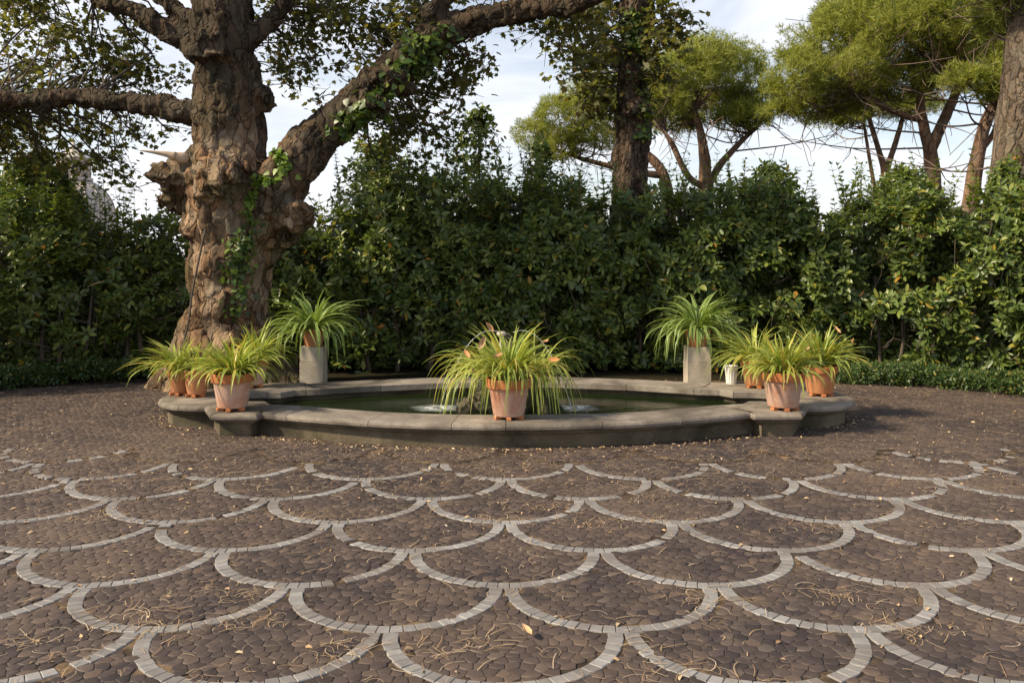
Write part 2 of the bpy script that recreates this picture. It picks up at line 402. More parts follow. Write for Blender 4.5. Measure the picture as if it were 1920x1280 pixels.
# water
m, t, b = new_mat('pool_water'); M_water = m
b.inputs['Base Color'].default_value = (.012, .02, .006, 1); b.inputs['Roughness'].default_value = .03
b.inputs['IOR'].default_value = 1.33
n = noise_tex(t, 9, 4, .6, dist=.4); bump(t, b, n, .22, .02)
m, t, b = new_mat('falling_water'); M_jet = m
b.inputs['Base Color'].default_value = (.85, .88, .9, 1); b.inputs['Roughness'].default_value = .15; b.inputs['Alpha'].default_value = .75
m, t, b = new_mat('foam'); M_foam = m
b.inputs['Base Color'].default_value = (.8, .84, .87, 1); b.inputs['Roughness'].default_value = .5
at = t.nodes.new('ShaderNodeAttribute'); at.attribute_name = 'u'
n = noise_tex(t, 14, 4, .7)
t.links.new(math_n(t, 'MULTIPLY', math_n(t, 'MULTIPLY', at.outputs['Fac'], ramp(t, [(.36, (.1, .1, .1)), (.6, (1, 1, 1))], n)), .95), b.inputs['Alpha'])

# ------------------------------------------------------------------ ground and paving
g = MB(); S = 400
g.add([(-S, -S, 0), (S, -S, 0), (S, S, 0), (-S, S, 0)], [np.array([(0, 1, 2, 3)])])
tag(g.build('ground', M_soilg), kind='structure')

sbm = MB(); sc_ = [(-8.6, 6.6), (-7.4, 8.8), (-6.45, 10.2), (-5.3, 10.7), (-4.2, 11.15), (-2, 11.2), (0, 11.25), (2, 11.2), (4.0, 11.2), (5.3, 10.7), (6.3, 10.1), (7.4, 8.8), (8.6, 6.6)]
V_ = [(x, y, .006) for x, y in sc_] + [(x * 1.0 + (x * 8), 60 if abs(x) < 6 else 60 - (abs(x) - 6) * 12, .006) for x, y in sc_]
sbm.add(V_, [np.array([(k + 1, k, 13 + k, 14 + k) for k in range(12)])])
M_bed = plain_mat('bed_soil', (.03, .026, .016), 1.0, .5, 8); M_bed.node_tree.nodes['Principled BSDF'].inputs['Specular IOR Level'].default_value = 0
tag(sbm.build('soil_bed', M_bed, smooth=False), kind='structure')

CX, CY = -0.05, 8.67          # basin centre
ZR = 0.21                     # rim height
def basin_plan():
    """outer and inner outlines, matched point by point, counter-clockwise from the front middle"""
    o, i = [], []
    R1, cy1 = 4.28, 2.88; R2 = 3.85
    a1 = math.asin(2.1 / R1); a2 = math.asin(1.88 / R2); n = 26
    for k in range(n):                        # half front arc, going right
        s = k / (n - 1)
        o.append((R1 * math.sin(a1 * s), cy1 - R1 * math.cos(a1 * s))); i.append((R2 * math.sin(a2 * s), cy1 - R2 * math.cos(a2 * s)))
    ie = i[-1]; tip = (2.46, 0)
    blk = [(2.11, -.90), (2.125, -.94), (2.33, -.94), (2.52, -.935), (2.60, -.76), (2.70, -.545)]
    rl = .33; st = math.atan2(-.545, -.04)
    lobe = []; n2 = 15
    b0 = math.atan2(-.545, 2.70 - 2.74); 
    for k in range(1, n2): lobe.append((2.74 + .547 * math.cos(b0 * (1 - k / (n2 - 1))), .547 * math.sin(b0 * (1 - k / (n2 - 1)))))
    inn_l = []
    for k in range(n2):
        a = b0 * (1 - k / (n2 - 1)); inn_l.append((2.38 + .27 * math.cos(a), .27 * math.sin(a)))
    m = len(blk)
    for k, p in enumerate(blk):
        s = (k + 1) / m; o.append(p)
        i.append(((1.94, -.462), (2.02, -.45), (2.13, -.43), (2.18, -.36), (2.23, -.28), inn_l[0])[k])
    for k, p in enumerate(lobe): o.append(p); i.append(inn_l[k + 1])
    q = len(o)                                 # quarter (front middle -> right tip)
    o = np.array(o); i = np.array(i)
    def sym(a):
        h = np.vstack((a, a[-2::-1] * (1, -1)))          # right half
        return np.vstack((h, h[-2:0:-1] * (-1, 1)))
    return sym(o), sym(i)
PO, PI_ = basin_plan()
NP = len(PO)
def miter(Pl):
    e = np.roll(Pl, -1, 0) - Pl; e = norm(e); n = np.stack((e[:, 1], -e[:, 0]), -1); n0 = np.roll(n, 1, 0)
    m = norm(n + n0); return m / np.maximum((m * n).sum(-1, keepdims=True), .6)
MO, MI = miter(PO), miter(PI_)
def in_basin(x, y, grow=0.0):
    x = np.abs(x - CX); y = np.abs(y - CY)
    Pg = PO + MO * grow; k = int(np.argmax(Pg[:, 0]))
    q = Pg[:k + 1]; yy = np.interp(x, q[:k + 1, 0], -q[:k + 1, 1], right=-1)
    return y < yy

R0 = 0.5035; ROW0 = 4.30; COLX = -0.038; BW = 0.069
ROWS = range(-6, 7)
def band_dist(x, y):
    """distance to the nearest pale arc's band (negative inside)"""
    d = np.full(x.shape, 9.0)
    for k in ROWS:
        yr = ROW0 + R0 * k; xo = COLX + R0 * (k % 2) + R0
        cx = np.round((x - xo) / (2 * R0)) * 2 * R0 + xo
        for c in (cx, cx - 2 * R0, cx + 2 * R0):
            r = np.hypot(x - c, y - yr); dd = np.abs(r - (R0 - BW / 2)) - BW / 2
            dd = np.where(y > yr + .01, 9, dd); d = np.minimum(d, dd)
    return d

def cobbles():
    sp = 0.058
    gx = np.arange(-9.6, 9.6, sp); gy = np.arange(2.5, 11.2, sp * .9)
    X, Y = np.meshgrid(gx, gy); X = X + (np.arange(len(gy)) % 2)[:, None] * sp * .5
    X = X + rng.uniform(-.3, .3, X.shape) * sp; Y = Y + rng.uniform(-.3, .3, Y.shape) * sp
    ny, nx = X.shape
    keep = (np.abs(X) < .62 * Y + 2.6) & ~in_basin(X, Y, -.12)
    keep &= band_dist(X, Y) > .006
    keep[:3] = False; keep[-3:] = False; keep[:, :3] = False; keep[:, -3:] = False
    offs = [(a, b) for a in (-2, -1, 0, 1, 2) for b in (-2, -1, 0, 1, 2) if (a, b) != (0, 0) and abs(a) + abs(b) < 4]
    V = []; faces = {}; nv = 0
    zt = rng.uniform(.7, 1.3, X.shape)
    for r, c in zip(*np.nonzero(keep)):
        px, py = X[r, c], Y[r, c]
        poly = [(-.1, -.1), (.1, -.1), (.1, .1), (-.1, .1)]
        nb = sorted(((X[r + a, c + b] - px, Y[r + a, c + b] - py) for a, b in offs), key=lambda d: d[0] * d[0] + d[1] * d[1])
        for dx, dy in nb[:12]:
            lim = (dx * dx + dy * dy) * .5
            o = []; L = len(poly); s = [p[0] * dx + p[1] * dy - lim for p in poly]
            for i in range(L):
                j = (i + 1) % L
                if s[i] <= 0: o.append(poly[i])
                if (s[i] <= 0) != (s[j] <= 0):
                    q = s[i] / (s[i] - s[j]); o.append((poly[i][0] + (poly[j][0] - poly[i][0]) * q, poly[i][1] + (poly[j][1] - poly[i][1]) * q))
            poly = o
            if len(poly) < 3: break
        k = len(poly)
        if k < 3: continue
        a = np.array(poly); mx_ = sum(p[0] for p in poly) / k; my_ = sum(p[1] for p in poly) / k
        z = zt[r, c]; tx = (random.random() - .5) * .07; ty = (random.random() - .5) * .07
        for sc, zz in ((.985, .001), (.955, .0042 * z), (.8, .0052 * z)):
            for p in poly:
                x = mx_ + (p[0] - mx_) * sc; y = my_ + (p[1] - my_) * sc
                V.append((px + x, py + y, zz + (x * tx + y * ty)))
        fl = faces.setdefault(4, [])
        for ring in (0, 1):
            for i in range(k):
                j = (i + 1) % k; fl.append((nv + ring * k + i, nv + ring * k + j, nv + ring * k + k + j, nv + ring * k + k + i))
        faces.setdefault(k, []).append(tuple(nv + 2 * k + i for i in range(k)))
        nv += 3 * k
    mb = MB(); mb.add(V, [np.array(f) for f in faces.values()])
    return mb.build('cobble_paving', M_cob)
tag(cobbles(), kind='structure')

sb = MB()
for k in ROWS:
    yr = ROW0 + R0 * k; xo = COLX + R0 * (k % 2) + R0
    for j in range(-11, 11):
        cx = xo + j * 2 * R0
        if abs(cx) > .6 * yr + 3.2 or (k == 6 and abs(cx) < 2.9): continue
        n = 27
        for s in range(n):
            if k >= 4 and random.random() < {4: .07, 5: .22, 6: .45}[k]: continue
            if random.random() < .012: continue
            a0 = math.pi + math.pi * (s + .025) / n; a1 = math.pi + math.pi * (s + .975) / n
            ro = R0 - .002 + random.uniform(-.002, .001); ri = R0 - BW + random.uniform(-.003, .003); z = .0066 + random.uniform(-.0009, .0009)
            V = []
            for rr0, rr1, zz in ((ri, ro, 0.0), (ri + .001, ro - .001, z - .003), (ri + .004, ro - .004, z)):
                e = .0 if zz < z else .006
                for rr, aa in ((rr0, a0 + e), (rr1, a0 + e), (rr1, a1 - e), (rr0, a1 - e)):
                    V.append((cx + rr * math.cos(aa) + random.uniform(-.0012, .0012), yr + rr * math.sin(aa) + random.uniform(-.0012, .0012), zz))
            if in_basin(np.array([V[0][0]]), np.array([V[0][1]]), .02)[0]: continue
            q = [(i * 4 + m_, i * 4 + (m_ + 1) % 4, i * 4 + 4 + (m_ + 1) % 4, i * 4 + 4 + m_) for i in (0, 1) for m_ in range(4)]
            sb.add(V, [np.array(q), np.array([(8, 9, 10, 11)])])
tag(sb.build('paving_bands', M_sett, smooth=False), kind='structure')

# ------------------------------------------------------------------ litter on the paving
lt = MB()
def strip_litter(mb, pos, ang, L, W, z, curl):
    n = len(pos); s = np.linspace(-.5, .5, 6)
    th = ang[:, None] + curl[:, None] * s[None] * 2
    x = pos[:, 0:1] + np.cos(th) * s * L[:, None]; y = pos[:, 1:2] + np.sin(th) * s * L[:, None]
    wx = -np.sin(th) * W[:, None] * .5; wy = np.cos(th) * W[:, None] * .5
    zz = z[:, None] + np.array([0, .003, .005, .005, .003, .001])[None]
    V = np.stack((np.stack((x + wx, y + wy, zz), -1), np.stack((x - wx, y - wy, zz), -1)), 2).reshape(-1, 3)
    off = (np.arange(n) * 12)[:, None]
    f = np.concatenate([np.stack((off[:, 0] + i * 2, off[:, 0] + i * 2 + 1, off[:, 0] + i * 2 + 3, off[:, 0] + i * 2 + 2), -1) for i in range(5)])
    mb.add(V, [f])
def scatter(n, y0, y1):
    y = y0 + (y1 - y0) * rng.random(n); x = rng.uniform(-1, 1, n) * (.6 * y + .6)
    return np.stack((x, y), -1)
p = np.concatenate((scatter(1100, 2.6, 7.6), scatter(5200, 6.0, 11.3)))
for cxp, cyp in ((470, 1165), (290, 1180), (180, 970), (590, 970), (1320, 1120), (1580, 1120), (50, 1210), (1530, 990), (930, 975), (1110, 980), (1210, 975), (440, 1110), (870, 1210), (1260, 1250), (1000, 950), (250, 1150), (640, 1225), (1700, 1180), (1230, 935)):
    Yc = F * H / (cyp - HY); c = np.array(((cxp - 960) / F * Yc, Yc))
    p = np.vstack((p, c + rng.normal(0, .085, (34, 2)) * (1.4, .8)))
kp = ~in_basin(p[:, 0], p[:, 1], .0); p = p[kp]; n = len(p)
strip_litter(lt, p, rng.uniform(0, math.pi, n), rng.uniform(.03, .14, n), rng.uniform(.0014, .0032, n), .0065 + rng.random(n) * .005, rng.normal(0, .4, n))
# broken leaves, thick along the basin foot
q = scatter(900, 5.2, 11.3)
th = rng.integers(0, NP, 900); foot = PO[th] + MO[th] * np.abs(rng.normal(0.02, .07, 900))[:, None] - MO[th] * .04 + (CX, CY); q = np.vstack((q, foot))
q = np.vstack((q, scatter(200, 2.8, 6)))
q = q[~in_basin(q[:, 0], q[:, 1], -.06)]; n = len(q)
pos = np.column_stack((q, .008 + rng.random(n) * .006)); an = rng.uniform(0, 6.28, n)
instances(lt, LEAF_V * (1, 1.2, 2.2), LEAF_F, pos, np.stack((np.cos(an), np.sin(an), rng.normal(0, .25, n)), -1), np.tile((0, 0, 1.0), (n, 1)) + rng.normal(0, .3, (n, 3)), rng.uniform(.014, .04, n))
tag(lt.build('leaf_litter', M_litter), 'straw coloured pine needles and broken dry leaves strewn over the cobbles', 'leaf litter', kind='stuff')

# ------------------------------------------------------------------ basin
basin = thing('fountain_basin', 'low stone basin with long curved sides and moulded rim, full of green water', 'fountain', (CX, CY, 0))
def ring_pts(off, z, inner=False):
    Pl, M = (PI_, MI) if inner else (PO, MO)
    a = Pl + M * off; return np.column_stack((a + (CX, CY), np.full(NP, z)))
prof = [(1, .03, ZR - .075), (1, .012, ZR - .072), (1, 0.0, ZR - .06), (1, .0, ZR - .006), (1, .012, ZR), (0, -.03, ZR), (0, -.008, ZR - .008), (0, .002, ZR - .025), (0, .0, ZR - .045), (0, -.014, ZR - .058), (0, -.05, ZR - .062)]
rings = [ring_pts(o if not i else o, z, bool(i)) for i, o, z in prof]
cop = MB(); np_ = len(prof)
st = 0; cuts = []
cum = 0
cuts = [0]
for k in range(1, NP):
    cum += np.linalg.norm(PO[k] - PO[k - 1])
    if cum > .62 + .2 * random.random(): cuts.append(k); cum = 0
cuts.append(NP)
for a, bq in zip(cuts[:-1], cuts[1:]):
    idx = [k % NP for k in range(a, bq + 1)]; V = []
    dz = random.uniform(-.003, .003)
    for n_, k in enumerate(idx):
        col = np.array([r[k] for r in rings])
        if n_ == 0: k2 = idx[1]; e = np.array([r[k2] for r in rings]) - col; col = col + norm(e) * .003
        if n_ == len(idx) - 1: k2 = idx[-2]; e = np.array([r[k2] for r in rings]) - col; col = col + norm(e) * .003
        col[:, 2] += dz; V.append(col)
    V = np.concatenate(V); L = len(idx)
    qd = [(i * np_ + j, i * np_ + (j + 1) % np_, (i + 1) * np_ + (j + 1) % np_, (i + 1) * np_ + j) for i in range(L - 1) for j in range(np_)]
    cop.add(V, [np.array(qd)[:, ::-1], np.arange(np_)[None], ((L - 1) * np_ + np.arange(np_))[::-1][None]])
coping = cop.build('coping', M_stone, basin, smooth=False)
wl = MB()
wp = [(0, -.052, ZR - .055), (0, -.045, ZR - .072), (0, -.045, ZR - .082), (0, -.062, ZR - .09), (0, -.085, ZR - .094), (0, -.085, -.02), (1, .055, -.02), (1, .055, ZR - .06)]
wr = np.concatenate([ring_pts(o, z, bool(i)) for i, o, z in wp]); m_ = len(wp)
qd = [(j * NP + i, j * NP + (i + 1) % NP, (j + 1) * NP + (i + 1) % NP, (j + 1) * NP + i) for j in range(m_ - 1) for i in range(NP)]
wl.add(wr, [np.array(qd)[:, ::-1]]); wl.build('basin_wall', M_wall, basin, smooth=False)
wm = MB(); wv = ring_pts(.06, .095, True); wm.add(wv, [np.arange(NP)[None]])
tag(wm.build('water', M_water), kind='structure')

# rockery in the middle of the pool
RX, RY = CX, CY + .05
rk = thing('rockery', 'mossy tufa rock mound rising from the pool behind the centre pot', 'rocks', (RX, RY, .05))
for k, (x, y, z, r) in enumerate([(-.18, -.05, .12, .2), (.17, -.08, .11, .19), (.0, .1, .25, .26), (-.36, -.16, .08, .13), (.36, -.15, .08, .14), (.03, -.22, .1, .15), (0, .02, .48, .17), (-.1, .05, .36, .18), (.13, .08, .36, .17), (.02, .02, .66, .1)]):
    mb = MB(); blob(mb, (RX + x, RY + y, z), (r, r * .9, r * 1.05), 0, k + 2, .45, 1.7, 14, .3); mb.build('rock', M_rock, rk)
mb = MB(); lathe(mb, [(.0, .0), (.06, 0), (.045, .03), (.02, .05), (.018, .12), (.045, .14), (.05, .16), (.03, .175), (0, .17)], (RX - .05, RY, .65), 18)
mb.build('spout', M_ped, rk)

def jet(side, x1, label):
    j = thing('water_jet', label, 'water jet', (RX + side * .1, RY - .04, .095), 'water jets of the fountain')
    a = np.array((RX + side * .06, RY - .02, .82)); s = np.linspace(0, 1, 22)
    X = a[0] + (RX + x1 - a[0]) * s; Z = a[2] + .22 * s - (a[2] + .22 - .098) * s ** 2.2; Y = np.full(22, RY - .04)
    mb = MB(); tube(mb, np.stack((X, Y, Z), -1), .0022 + .001 * np.sin(s * 40), 6); mb.build('stream', M_jet, j)
    mb = MB(); V = [(RX + x1, RY - .04, .112)]; at = [1.0]; n = 40
    for rr, z, u in ((.025, .112, 1), (.07, .104, .85), (.13, .1005, .45), (.22, .0985, 0)):
        for k in range(n):
            an = k / n * 6.283; q_ = rr * (1 + .25 * noise.noise((math.cos(an) * 2 + x1, math.sin(an) * 2, rr * 5)))
            V.append((RX + x1 + q_ * 1.3 * math.cos(an), RY - .04 + q_ * math.sin(an), z)); at.append(u)
    f3 = np.array([(0, 1 + k, 1 + (k + 1) % n) for k in range(n)])
    f4 = np.array([(1 + r * n + k, 1 + r * n + n + k, 1 + r * n + n + (k + 1) % n, 1 + r * n + (k + 1) % n) for r in range(3) for k in range(n)])
    mb.add(V, [f3, f4], 0, at); mb.build('splash', M_foam, j, attr=True)
jet(1, .62, 'thin jet of water falling right of the centre pot into white foam')
jet(-1, -.64, 'thin jet of water falling left of the centre pot into white foam')

# ------------------------------------------------------------------ spider plants
def blades(mb, c, n, L, spread, droop, w0, seed, up=0.0, lean=(0, 0), r0=.05, el=(20, 84)):
    r = np.random.default_rng(seed); K = 10
    az = r.uniform(0, 2 * math.pi, n); q = r.random(n)
    e0 = np.radians(el[0] + (el[1] - el[0]) * q) + up
    Ln = L * r.uniform(.55, 1.1, n) * (1 - .25 * q * (r.random(n)))
    k = np.radians(droop) * r.uniform(.55, 1.35, n) * (.55 + .6 * (1 - q))
    s = np.linspace(0, 1, K); ds = Ln / (K - 1)
    pos = np.zeros((n, K, 3)); d3 = np.zeros((n, K, 3)); a2 = az[:, None] + (r.normal(0, .35, n))[:, None] * s[None]
    el_ = e0[:, None] - k[:, None] * s[None] ** 1.25
    el_ = np.maximum(el_, -1.45)
    hx = np.cos(el_) * spread; d3[..., 0] = hx * np.cos(a2); d3[..., 1] = hx * np.sin(a2); d3[..., 2] = np.sin(el_)
    d3[..., 0] += lean[0]; d3[..., 1] += lean[1]
    rr = r0 * np.sqrt(r.random(n))
    pos[:, 0] = np.array(c) + np.stack((rr * np.cos(az), rr * np.sin(az), np.zeros(n)), -1)
    for i in range(1, K): pos[:, i] = pos[:, i - 1] + d3[:, i - 1] * ds[:, None]
    side = norm(np.stack((-np.sin(a2), np.cos(a2), r.normal(0, .15, (n, 1)) * np.ones((1, K))), -1))
    nrm = np.cross(norm(d3), side); nrm = nrm * np.sign(nrm[..., 2:3] + 1e-6)
    w = w0 * r.uniform(.55, 1.15, n)[:, None] * (np.minimum(1, .45 + s * 3) * (1 - s ** 2.2) ** .8 + .03)[None]
    lft = pos + side * w[..., None] * .5 + nrm * w[..., None] * .16; rgt = pos - side * w[..., None] * .5 + nrm * w[..., None] * .16
    V = np.stack((lft, pos, rgt), 2).reshape(-1, 3)
    at = np.tile((1, 0, 1.0), n * K)
    i, j = np.meshgrid(np.arange(n), np.arange(K - 1), indexing='ij'); b0 = (i * K + j) * 3
    f = np.concatenate([np.stack((b0 + a, b0 + a + 3, b0 + a + 4, b0 + a + 1), -1).reshape(-1, 4) for a in (0, 1)])
    mb.add(V, [f], 0, at)

def pot(root, z0, rad, hgt, body, rimmat, feet=True, seg=48, footmat=None):
    """terracotta pot standing at root: body, rim, soil, feet"""
    x, y, z = root.location; f = .028 if feet else 0
    rb = rad * .68; h = hgt - f; hr = h * .25
    mb = MB(); lathe(mb, [(0, f), (rb * .96, f), (rb, f + .008), (rad * .86, f + h - hr - .004), (rad * .88, f + h - hr + .004)], (x, y, z), seg)
    bo = mb.build('pot_body', body, root)
    mb = MB(); zz = f + h - hr
    lathe(mb, [(rad * .89, zz - .002), (rad * .955, zz), (rad * .965, zz + .006), (rad * .995, zz + hr - .01), (rad, zz + hr - .004), (rad * .985, zz + hr), (rad * .9, zz + hr), (rad * .885, zz + hr - .006), (rad * .86, zz + hr * .3)], (x, y, z), seg)
    mb.build('pot_rim', rimmat, bo)
    mb = MB(); prof = [(0, zz + hr * .72)] + [(rad * .88 * k / 4, zz + hr * .72 - .006 * (k % 2)) for k in range(1, 5)]
    lathe(mb, prof, (x, y, z), seg); mb.build('soil', M_soil, root)
    if feet:
        for a in (-165, -107, -48, 75):
            fx = math.cos(R(a + 17)) * rb * .82; fy = math.sin(R(a + 17)) * rb * .82
            mb = MB(); box(mb, (x + fx, y + fy, z + f / 2 + .001), (.06, .038, f), 0, R(a + 17), .006); mb.build('pot_foot', footmat or rimmat, root, smooth=False)
    return z + zz + hr * .72

G = 'terracotta pots of spider plants around the basin'
def potted(label, px, py, z, rad, hgt, body, bl, seed, feet=True, n=150, L=.46, spread=1.0, droop=120, up=0.0, lean=(0, 0), w0=.028, group=G, el=(30, 86)):
    Y = F * (H - z) / (py - HY); x = (px - 960) / F * Y
    t_ = thing('potted_spider_plant', label, 'potted plant', (x, Y, z), group)
    top = pot(t_, z, rad, hgt, body, M_trim, feet)
    mb = MB(); blades(mb, (x, Y, top - .01), n, L, spread, droop, w0, seed, up, lean, rad * .45, el)
    mb.build('foliage', bl, t_, attr=True); return t_
TOP = ZR + .001
potted('terracotta pot of arching yellow green spider plant at the middle of the front rim', 954, 784, TOP, .19, .335, M_tbody, M_blade, 1, n=290, L=.62, droop=128, spread=1.03, w0=.026, lean=(-.05, .26), el=(36, 87))
potted('pinkish weathered pot of spider plant on the front left corner block of the rim', 436, 768, TOP, .188, .325, M_tbody, M_blade, 2, n=225, L=.48, droop=105)
potted('pinkish pot of spider plant on the front right corner block of the rim', 1468, 767, TOP, .193, .335, M_tbody, M_blade, 3, n=245, L=.5, droop=105)
potted('orange pot of rust tipped spider plant on the right end of the rim', 1537, 741, TOP, .175, .29, M_torange, M_blade, 4, n=225, L=.52, droop=110, up=.08)
potted('bright orange pot of spider plant partly hidden behind the front right corner pot', 1418, 726, TOP, .165, .275, M_torange, M_blade, 5, n=215, L=.52, droop=120, lean=(-.18, 0))
potted('small orange pot on the left end of the rim, touching the trailing one', 369, 743, TOP, .13, .26, M_torange, M_blade, 6, n=130, L=.4, droop=105)
potted('small orange pot of trailing spider plant at the far left end of the rim', 338, 740, TOP, .125, .25, M_torange, M_blade, 7, n=130, L=.47, droop=118, lean=(-.28, 0))
potted('pink terracotta pot of spider plant half hidden behind the front left corner pot', 476, 725, TOP, .15, .28, M_tbody, M_blade, 8, n=160, L=.52, droop=110, lean=(.15, 0))

def pedestal(label, px, seed):
    Y = 9.88; x = (px - 960) / F * Y
    t_ = thing('stone_pedestal', label, 'pedestal', (x, Y, 0), 'stone pedestals behind the basin')
    mb = MB(); rr = np.random.default_rng(seed)
    box(mb, (x, Y, .2), (.25, .25, .4), 0, rr.normal(0, .02), .003); box(mb, (x + .002, Y, .482), (.249, .25, .162), 0, rr.normal(0, .02), .003)
    mb.build('shaft', M_ped, t_, smooth=False); return t_
pedestal('square pale stone pedestal behind the basin beside the big tree', 588, 1)
pedestal('square tan stone pedestal behind the basin on its right side', 1307, 2)
def on_ped(label, px, seed, rad, bl, n=180):
    t_ = thing('potted_spider_plant', label, 'potted plant', ((px - 960) / F * 9.88, 9.88, .5645), G)
    top = pot(t_, .5645, rad, .19, M_torange, M_trim, False)
    x, Y, _ = t_.location
    mb = MB(); blades(mb, (x, Y, top - .01), n, .6, 1.18, 150, .036, seed, .1, (0, 0), rad * .5, (8, 84)); mb.build('foliage', bl, t_, attr=True)
on_ped('large dark green spider plant in a small pot on the pedestal beside the big tree', 588, 31, .135, M_bladeg)
on_ped('large green spider plant in a small pot on the right hand pedestal', 1307, 32, .15, M_bladeg)

wx, wy = (1371 - 960) / F * 9.5, 9.5
wp_ = thing('white_planter', 'slim fluted white pot standing on the back rim beside the right pedestal', 'pot', (wx, wy, TOP))
mb = MB(); V = []; seg = 64; a = np.arange(seg) / seg * 6.28318
pr = [(.0, 0), (.048, 0), (.05, .004), (.068, .185), (.072, .19), (.066, .19), (.06, .16), (0, .15)]
for r_, z_ in pr:
    fl = 1 + .045 * np.cos(a * 14) * (1 if r_ > .045 and z_ < .188 else 0)
    V.append(np.stack((wx + r_ * fl * np.cos(a), wy + r_ * fl * np.sin(a), np.full(seg, TOP + z_)), -1))
i, j = np.meshgrid(np.arange(len(pr) - 1), np.arange(seg), indexing='ij'); k = (j + 1) % seg
mb.add(np.concatenate(V), [np.stack((i * seg + j, i * seg + k, (i + 1) * seg + k, (i + 1) * seg + j), -1).reshape(-1, 4)]); mb.build('pot_body', M_white, wp_)
mb = MB(); lathe(mb, [(0, .172), (.03, .174), (.062, .17)], (wx, wy, TOP), 24); mb.build('soil', M_soil, wp_)

# plants growing on the rockery
for label, x, seed, ln in (('spider plant trailing down the left side of the rockery', -.2, 41, (-.12, -.1)), ('spider plant trailing down the right side of the rockery', .27, 42, (.1, -.1))):
    t_ = thing('trailing_plant', label, 'plant', (RX + x, RY - .12, .4), 'plants trailing from the rockery')
    mb = MB(); blades(mb, (RX + x, RY - .12, .45), 130, .75, .75, 190, .02, seed, .0, ln, .12, (5, 70)); mb.build('foliage', M_blade, t_, attr=True)

# dead leaves caught in the plants and on the paving
def dead(label, px, py, Y, size, seed, group):
    c = P(px, py, Y); r_ = np.random.default_rng(seed)
    o = thing('dried_leaf', label, 'dead leaf', tuple(c), group)
    mb = MB(); T = LEAF_V * (.8, 1.0, 1); T[:, 2] += .9 * (T[:, 0] - .4) ** 2 + 1.2 * T[:, 1] ** 2 + .25 * T[:, 0] * T[:, 1]
    ax = norm(r_.normal(0, 1, 3) * (1, .5, .5))[None]; hn = np.array([[r_.normal(0, .4), -1.0, r_.normal(.9, .5)]])
    T = T * (1, .75, 1.4)
    instances(mb, T, LEAF_F, c[None], ax, hn, [size * .95]); mb.build('blade', M_dead, o)
for k, (px, py, s) in enumerate([(900, 655, .17), (925, 675, .16), (872, 658, .13), (1030, 676, .14), (925, 622, .14), (1028, 640, .11), (880, 690, .1)]):
    dead('curled orange dead leaf caught in the centre spider plant', px, py, 7.5 - .22, s, k, 'dead leaves in the centre plant')
for k, (px, py, s) in enumerate([(1575, 628, .15), (1595, 634, .14), (1520, 652, .12)]):
    dead('rust orange dead leaf caught in the plant at the right end of the rim', px, py, 8.55, s, k + 20, 'dead leaves in the right plant')
dead('curled pale dead leaf lying alone on the dark cobbles in the foreground', 978, 1176, F * (H - .03) / (1178 - HY), .11, 55, None)

# ------------------------------------------------------------------ hedge
HC = spline([(-8.2, 6.6), (-7.0, 8.9), (-6.1, 10.4), (-5.3, 11.0), (-4.2, 11.5), (-2, 11.65), (0, 11.7), (2, 11.65), (4.0, 11.55), (5.1, 11.1), (6.1, 10.4), (7.1, 8.9), (8.2, 6.6)], 400)
TOPX = np.array([-400, -70, 0, 100, 220, 330, 420, 520, 600, 660, 720, 800, 850, 920, 960, 1010, 1080, 1150, 1250, 1350, 1440, 1500, 1550, 1600, 1680, 1720, 1780, 1830, 1870, 1920, 2100])
TOPY = np.array([455, 450, 345, 385, 430, 395, 400, 430, 420, 340, 305, 320, 320, 330, 350, 330, 350, 360, 350, 350, 325, 350, 410, 385, 335, 330, 385, 420, 345, 340, 340])
HW = 1.5
def rosettes(mb, pos, axis, K, size, r_, tilt=(-5, 45), mat=0):
    n = len(pos); a = norm(axis)
    ref = np.where(np.abs(a[:, 2:3]) < .9, np.array([[0, 0, 1.0]]), np.array([[1.0, 0, 0]]))
    u = norm(np.cross(a, ref)); v = np.cross(a, u)
    th = np.arange(K)[None] * (6.283 / K) + r_.uniform(0, 6.28, (n, 1)) + r_.normal(0, .25, (n, K))
    tl = np.radians(r_.uniform(tilt[0], tilt[1], (n, K)))
    rad = np.cos(th)[..., None] * u[:, None] + np.sin(th)[..., None] * v[:, None]
    d = rad * np.cos(tl)[..., None] + a[:, None] * np.sin(tl)[..., None]
    d[..., 2] -= .15
    pp = pos[:, None] + a[:, None] * r_.uniform(-.03, .03, (n, K, 1)) + rad * .012
    hint = a[:, None] * np.cos(tl)[..., None] - rad * np.sin(tl)[..., None] + r_.normal(0, .2, (n, K, 3))
    sz = size * r_.uniform(.65, 1.2, (n, K)) 
    instances(mb, LEAF_V, LEAF_F, pp.reshape(-1, 3), d.reshape(-1, 3), hint.reshape(-1, 3), sz.ravel(), mat, r_.uniform(.85, 1.25, n * K))

